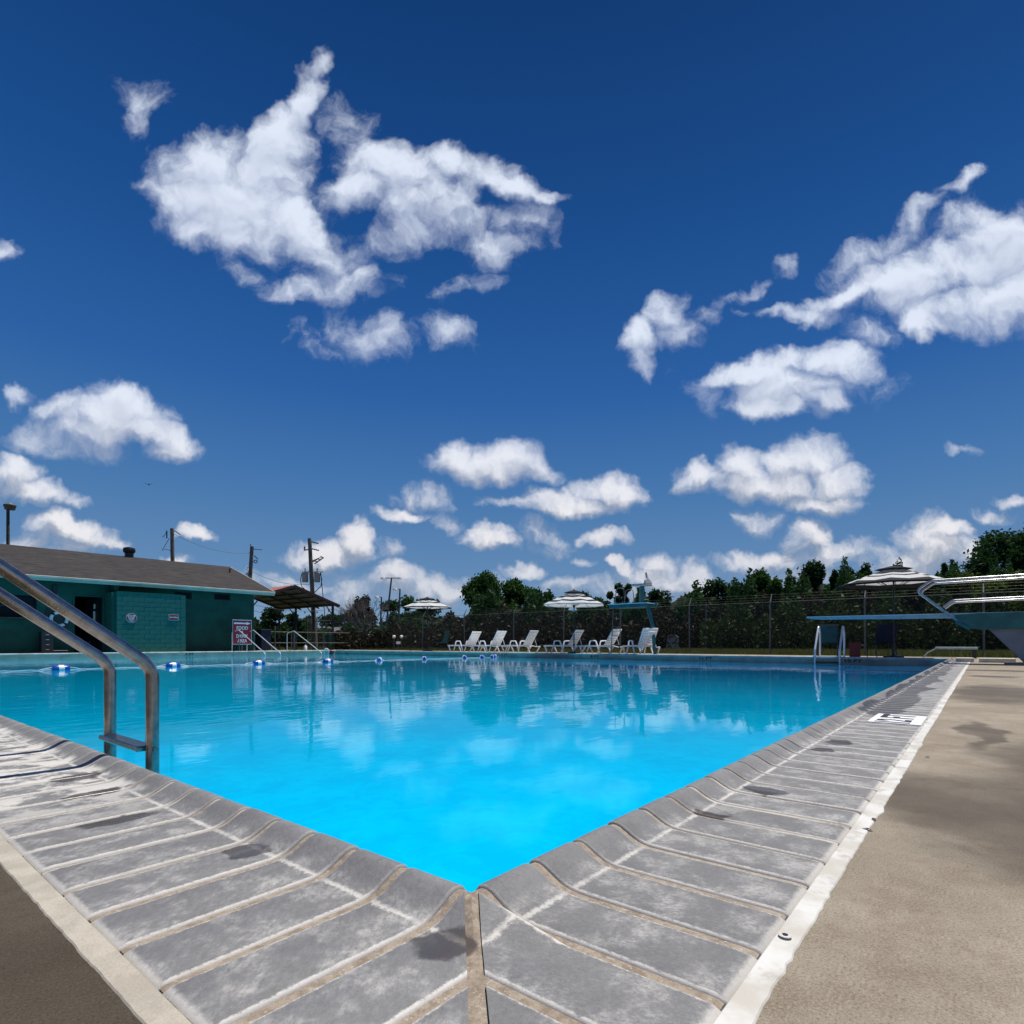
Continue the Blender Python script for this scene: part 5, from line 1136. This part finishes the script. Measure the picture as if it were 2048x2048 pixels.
TR = [ # label, px, top, D, width px, material, shape, dens, leaf
 ('small leafy tree seen through the left half of the pavilion', 548, 1214, 52, 60, LM_dark, 'round', 1.0, .17),
 ('small tree seen behind the pavilion posts, right of the leafy one', 588, 1226, 56, 40, LM_dark, 'round', .9, .17),
 ('distant tree just left of the transformer pole base', 618, 1232, 80, 44, LM_dark, 'round', .8, .24),
 ('distant rounded tree right of the pavilion post', 663, 1228, 84, 60, LM_dark, 'round', .8, .25),
 ('distant dark tree left of the bare tree', 700, 1222, 86, 60, LM_dark, 'round', .8, .25),
 ('rounded dull tree behind the bare tree, left of the field lights', 729, 1192, 72, 62, LM_brn, 'round', 1.1, .22),
 ('broad dark tree between the field light poles', 785, 1200, 80, 70, LM_dark, 'round', 1.0, .24),
 ('rounded green tree above the left end of the leftmost umbrella', 810, 1191, 78, 60, LM_mid, 'round', 1.0, .24),
 ('dark tree behind the leftmost umbrella canopy', 850, 1196, 74, 90, LM_dark, 'round', 1.0, .24),
 ('large tall leafy tree left of centre, the biggest crown behind the loungers', 972, 1143, 50, 104, LM_mid, 'round', 2.0, .15),
 ('leafy tree forming the right shoulder of the biggest crown', 1028, 1160, 52, 92, LM_mid, 'round', 1.6, .16),
 ('dark tree right of the big leafy tree, above the third lounger', 1072, 1176, 54, 60, LM_dark, 'round', 1.4, .16),
 ('loose leafed tree just left of the middle umbrella', 1096, 1181, 46, 62, LM_dark, 'round', 1.1, .15),
 ('dark tree behind the pole of the middle umbrella', 1190, 1196, 50, 70, LM_dark, 'round', 1.3, .16),
 ('spiky sumac like tree between middle umbrella and lifeguard stand', 1246, 1170, 42, 68, LM_dark, 'spiky', 1.2, .15),
 ('rounded dark tree right of the lifeguard stand', 1312, 1178, 48, 66, LM_dark, 'round', 1.5, .16),
 ('low rounded tree right of the lifeguard stand, by the fence arm', 1378, 1186, 50, 58, LM_dark, 'round', 1.3, .16),
 ('wide domed dark tree at the left end of the right-hand tree line', 1438, 1158, 48, 86, LM_dark, 'round', 1.6, .15),
 ('second domed tree of the right-hand line, yellow green low down', 1484, 1170, 42, 80, LM_yel, 'round', 1.4, .14),
 ('full upright tree above the fence post, third of the right-hand line', 1524, 1138, 42, 52, LM_mid, 'round', 1.9, .13),
 ('slim sapling right of the full upright tree', 1550, 1154, 38, 34, LM_mid, 'round', 1.3, .12),
 ('low yellowish tree in the dip of the right-hand tree line', 1582, 1178, 44, 66, LM_yel, 'round', 1.3, .14),
 ('tall full tree left of the rightmost umbrella', 1634, 1124, 44, 74, LM_dark, 'round', 2.2, .14),
 ('pointed tree immediately right of the tall full tree', 1670, 1140, 42, 36, LM_dark, 'cone', 1.8, .13),
 ('rounded slim tree above the left umbrella rim', 1697, 1134, 43, 48, LM_dark, 'round', 1.6, .13),
 ('oval tree just left of the umbrella peak', 1734, 1126, 43, 50, LM_dark, 'round', 1.6, .13),
 ('dark tree behind the rightmost umbrella canopy', 1790, 1150, 42, 90, LM_dark, 'round', 1.4, .14),
 ('small pointed tree right of the umbrella peak', 1888, 1126, 42, 28, LM_mid, 'cone', 1.7, .12),
 ('yellow green bushy tree above the diving board rail', 1925, 1138, 38, 90, LM_yel, 'round', 1.5, .13),
 ('huge dark tree at the right edge, tallest of all', 2052, 1062, 46, 220, LM_dark, 'round', 2.6, .17),
 ('dark tree on the left flank of the huge right-hand tree', 1975, 1092, 45, 90, LM_dark, 'round', 1.6, .15),
 ('yellow green bush below the huge tree at the right edge', 2030, 1140, 34, 130, LM_yel, 'round', 1.6, .12),
 ('dark tree beyond the right edge of the picture', 2160, 1120, 44, 170, LM_dark, 'round', 1.2, .16),
 ('low dark tree behind the diving board rails', 1850, 1160, 36, 80, LM_dark, 'round', 1.3, .13)]
for i, (lab, px, top, D, w, ml, shp, dn, lf) in enumerate(TR):
    tree(lab, px, top, D, w, ml, shp, i+3, dn, group=TG, leaf=lf, lobes=(30 if w > 150 else (20 if w > 95 else None)))
# bare tree at the left, fine twigs
def bare_tree(label, px, top, D, wpx, seed, n=5, r0=.12):
    T = far(px, top, D); B = Vector((T.x, T.y, -.05)); H = T.z+.05; rg = random.Random(seed)
    t = thing('bare_tree', label, 'tree', B, 0, 'bare trees by the field'); mt_ = MB(); mb_ = MB()
    mt_.tube([(0, 0, 0), (.05, 0, H*.16), (0, .05, H*.30)], [r0, r0*.8, r0*.65], 7); mt_.obj('trunk', M_bark, t, smooth=True)
    def br(p, d, l, r, k):
        q = p+d*l; q2 = p+d*l*.5+Vector((rg.gauss(0, .05), rg.gauss(0, .05), 0))*l; mb_.tube([p, q2, q], [r, r*.8, r*.6], 3 if k > 1 else 5, cap=False)
        if k >= n: return
        for _ in range(3 if k < n-1 else 4):
            dd = (d+Vector((rg.gauss(0, .42), rg.gauss(0, .42), rg.gauss(.12, .25)))).normalized(); br(q if rg.random() < .6 else q2, dd, l*rg.uniform(.62, .85), r*.6, k+1)
    for _ in range(6):
        d = Vector((rg.gauss(0, .55), rg.gauss(0, .55), 1)).normalized(); br(Vector((0, .0, H*rg.uniform(.14, .3))), d, H*.2, r0*.5, 0)
    mb_.obj('branches', M_twig, t); return t
bare_tree('bare brown twiggy tree standing left of the field lights', 729, 1165, 40, 60, 5, 5, .10)
bare_tree('small bare tree behind the right side of the leftmost umbrella', 905, 1205, 50, 50, 9, 4, .07)
# thicket of brambles beyond the fence
def thicket(name, x0, x1, topf, D, n, ml, size, seed, kindcol, label):
    rg = np.random.default_rng(seed); px = rg.uniform(x0, x1, n); lat = (px-1024)/FPX
    dd = D*(1+rg.uniform(-.08, .14, n)); tops = np.interp(px, *topf); top_h = .41+(1286-tops)/FPX*D*1.02
    bump_ = .82+.18*np.sin(px*.061+seed)+.10*np.sin(px*.17+seed*2); h = rg.random(n)**.75*top_h*bump_-.02
    base_ = np.array(CAM)[None]+np.array(FH)[None]*dd[:, None]+np.array(RT)[None]*(lat*dd)[:, None]; P = base_.copy(); P[:, 2] = h
    a = rg.normal(size=(n, 3)); a[:, 2] += .4; a /= np.linalg.norm(a, axis=1)[:, None]; b = np.cross(a, rg.normal(size=(n, 3))); b /= np.linalg.norm(b, axis=1)[:, None]
    s = (size*(.5+rg.random(n)))[:, None]; v = np.stack([P-a*s, P+b*s*.42, P+a*s, P-b*s*.42], 1).reshape(-1, 3)
    o = raw_obj(name, v, np.arange(len(v)).reshape(-1, 4), ml); return tag(o, label, None, None, 'stuff')
thicket('bramble_thicket', 660, 2200, ([600, 720, 760, 900, 1000, 1100, 1240, 1400, 1500, 1700, 1900, 2200], [1262, 1262, 1250, 1232, 1216, 1220, 1226, 1206, 1200, 1182, 1180, 1170]), 38, 60000, LM_brn, .13, 3, None, 'dense brown bramble thicket beyond the fence')
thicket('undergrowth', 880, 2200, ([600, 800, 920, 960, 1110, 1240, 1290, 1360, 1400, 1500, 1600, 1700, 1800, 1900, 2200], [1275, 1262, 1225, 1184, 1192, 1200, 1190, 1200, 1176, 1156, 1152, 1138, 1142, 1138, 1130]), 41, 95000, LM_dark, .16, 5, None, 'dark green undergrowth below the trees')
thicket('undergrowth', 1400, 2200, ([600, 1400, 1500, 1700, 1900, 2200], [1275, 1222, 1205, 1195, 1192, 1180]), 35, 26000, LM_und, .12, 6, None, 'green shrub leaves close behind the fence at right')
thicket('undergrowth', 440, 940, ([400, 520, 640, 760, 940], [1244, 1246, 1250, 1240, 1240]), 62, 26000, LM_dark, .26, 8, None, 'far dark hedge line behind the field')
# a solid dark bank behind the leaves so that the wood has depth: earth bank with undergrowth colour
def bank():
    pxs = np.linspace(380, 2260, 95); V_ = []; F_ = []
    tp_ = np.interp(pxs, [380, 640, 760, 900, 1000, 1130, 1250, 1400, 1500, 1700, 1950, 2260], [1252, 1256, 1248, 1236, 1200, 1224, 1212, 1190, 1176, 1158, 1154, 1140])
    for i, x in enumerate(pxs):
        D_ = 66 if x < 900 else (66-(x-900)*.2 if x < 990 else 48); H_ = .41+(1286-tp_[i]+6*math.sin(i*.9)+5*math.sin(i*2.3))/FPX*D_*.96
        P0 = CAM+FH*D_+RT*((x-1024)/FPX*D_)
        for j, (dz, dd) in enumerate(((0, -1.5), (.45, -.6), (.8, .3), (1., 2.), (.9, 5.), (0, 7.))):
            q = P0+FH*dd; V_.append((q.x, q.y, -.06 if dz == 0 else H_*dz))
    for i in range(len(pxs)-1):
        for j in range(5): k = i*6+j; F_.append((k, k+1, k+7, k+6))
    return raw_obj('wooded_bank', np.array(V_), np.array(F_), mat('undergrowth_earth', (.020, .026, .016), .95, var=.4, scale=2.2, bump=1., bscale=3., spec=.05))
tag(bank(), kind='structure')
# grass blades beyond the fence
def grass(n, seed, xr, yr, hmax, name):
    rg = np.random.default_rng(seed); P = np.stack([rg.uniform(*xr, n), rg.uniform(*yr, n), np.full(n, -.05)], 1)
    an = rg.uniform(0, 6.28, n); w = .012+.012*rg.random(n); h = hmax*(.35+.65*rg.random(n)**2)
    d = np.stack([np.cos(an), np.sin(an), np.zeros(n)], 1); t_ = np.stack([rg.normal(0, .25, n), rg.normal(0, .25, n), np.ones(n)], 1)*h[:, None]
    v = np.stack([P-d*w[:, None], P+d*w[:, None], P+t_], 1).reshape(-1, 3)
    return tag(raw_obj(name, v, np.arange(len(v)).reshape(-1, 3), LM_grass), 'dry yellow green grass growing beyond the fence', None, None, 'stuff')
grass(90000, 4, (20.7, 33), (-14, 42), .24, 'grass')
# distant roofs, shed
P = far(748, 1262, 60)
t = thing('distant_shed', 'low grey roofed shed far off below the field lights', 'shed', (P.x, P.y, -.05), AZ-R(90))
MB().box((-3.2, -2, 0), (3.2, 2, 1.25)).obj('wall', M_brownfence, t); MB().add([(-3.5, -2.3, 1.2), (3.6, -2.3, 1.2), (3.4, .6, 1.85), (-1.2, .6, 1.85), (-3.5, 2.3, 1.2), (3.6, 2.3, 1.2)], [(0, 1, 2, 3), (4, 5, 2, 3), (0, 3, 4), (1, 5, 2)]).obj('roof', M_offwhite, t)
P = far(672, 1275, 64)
t = thing('distant_house', 'long low grey building far behind the pavilion', 'building', (P.x, P.y, -.05), AZ-R(90))
MB().box((-6.5, -2, 0), (4, 2, 1.5)).obj('wall', M_brownfence, t); MB().add([(-6.8, -2.4, 1.45), (4.3, -2.4, 1.45), (4.3, 0, 2.2), (-6.8, 0, 2.2), (-6.8, 2.4, 1.45), (4.3, 2.4, 1.45)], [(0, 1, 2, 3), (4, 5, 2, 3), (0, 3, 4), (1, 5, 2)]).obj('roof', M_galv, t)
for k in range(4): MB().box((-5.6+k*2.4, -2.03, .55), (-4.8+k*2.4, -2.0, 1.1)).obj('window', M_glass, t)
for (px_, py_, lab) in ((788, 1272, 'left one of two small white ball lamps on stakes beyond the fence'), (803, 1272, 'right one of two small white ball lamps on stakes beyond the fence')):
    P = far(px_, py_, 34); t = thing('stake_lamp', lab, 'lamp', (P.x, P.y, -.05), 0, 'white ball lamps beyond the fence')
    MB().tube([(0, 0, 0), (0, 0, P.z)], .02, 6).obj('stake', M_galv, t); MB().lathe([(.10*math.sin(math.pi*i/8)+.0005, P.z-.10*math.cos(math.pi*i/8)) for i in range(9)], 10).obj('globe', M_white, t, smooth=True)
P = far(797, 1288, 33); t = thing('field_sign', 'tiny white board on a post in the grass below the ball lamps', 'sign', (P.x, P.y, -.05), AZ-R(90)); MB().tube([(0, 0, 0), (0, 0, .55)], .02, 6).obj('post', M_galv, t); MB().box((-.12, -.03, .40), (.12, -.02, .55)).obj('panel', M_white, t)
P = far(1345, 1270, 36); t = thing('field_stone', 'pale grey upright stone in the undergrowth beyond the fence', 'stone', (P.x, P.y, -.05), AZ-R(90))
MB().prism([(-.42, 0), (.42, 0), (.36, .85), (.1, 1.0), (-.3, .92)], -.12, .12, XZ).obj('block', M_offwhite, t, bevel=.03)
for (px_, top, lab) in ((1412, 1204, 'short far fence post right of the lifeguard stand trees'), (1351, 1268, 'thin marker post beside the pale stone beyond the fence')):
    P = far(px_, top, 33); o = MB().tube([(0, 0, 0), (0, 0, P.z+.05)], .04, 8).obj('marker_post', M_galv, None, smooth=True); o.location = (P.x, P.y, -.05); tag(o, lab, 'post', 'posts beyond the fence')
# bird
P = far(297, 969, 60); b = thing('bird', 'tiny dark bird flying in the blue above the bath house', 'bird', P, AZ+.4)
MB().lathe([(.001, -.22), (.05, -.12), (.07, 0), (.05, .12), (.03, .18), (.04, .23), (.001, .30)], 8, axis='x').obj('body', M_black, b, smooth=True)
for s in (-1, 1): MB().add([(.08, s*.04, .02), (.10, s*.30, .10), (.0, s*.58, .04), (-.06, s*.28, .08), (-.08, s*.04, .02), (.05, s*.3, .12)], [(0, 1, 5), (1, 2, 5), (2, 3, 5), (3, 4, 5), (4, 0, 5)]).obj('wing', M_black, b)

# small dead leaves and twigs on the right-hand deck
for i, (px_, py_, lab) in enumerate(((1748, 1640, 'dead leaf at the ragged edge of the white strip on the right deck'), (1736, 1660, 'curled dead leaf just below the other one by the white strip'), (1855, 1515, 'small dark twig on the darker part of the right deck'))):
    P = oz(px_, py_, -.003); o = MB().add([(-.011, 0, 0), (-.004, .0045, .003), (.006, .004, .0035), (.013, 0, .001), (.005, -.004, .003), (-.004, -.0045, .002), (0, 0, .005)], [(0, 1, 6), (1, 2, 6), (2, 3, 6), (3, 4, 6), (4, 5, 6), (5, 0, 6)]).obj('dead_leaf', M_bark)
    o.location = P; o.rotation_euler = (0, 0, i*1.3); tag(o, lab, 'leaf', 'debris on the deck')
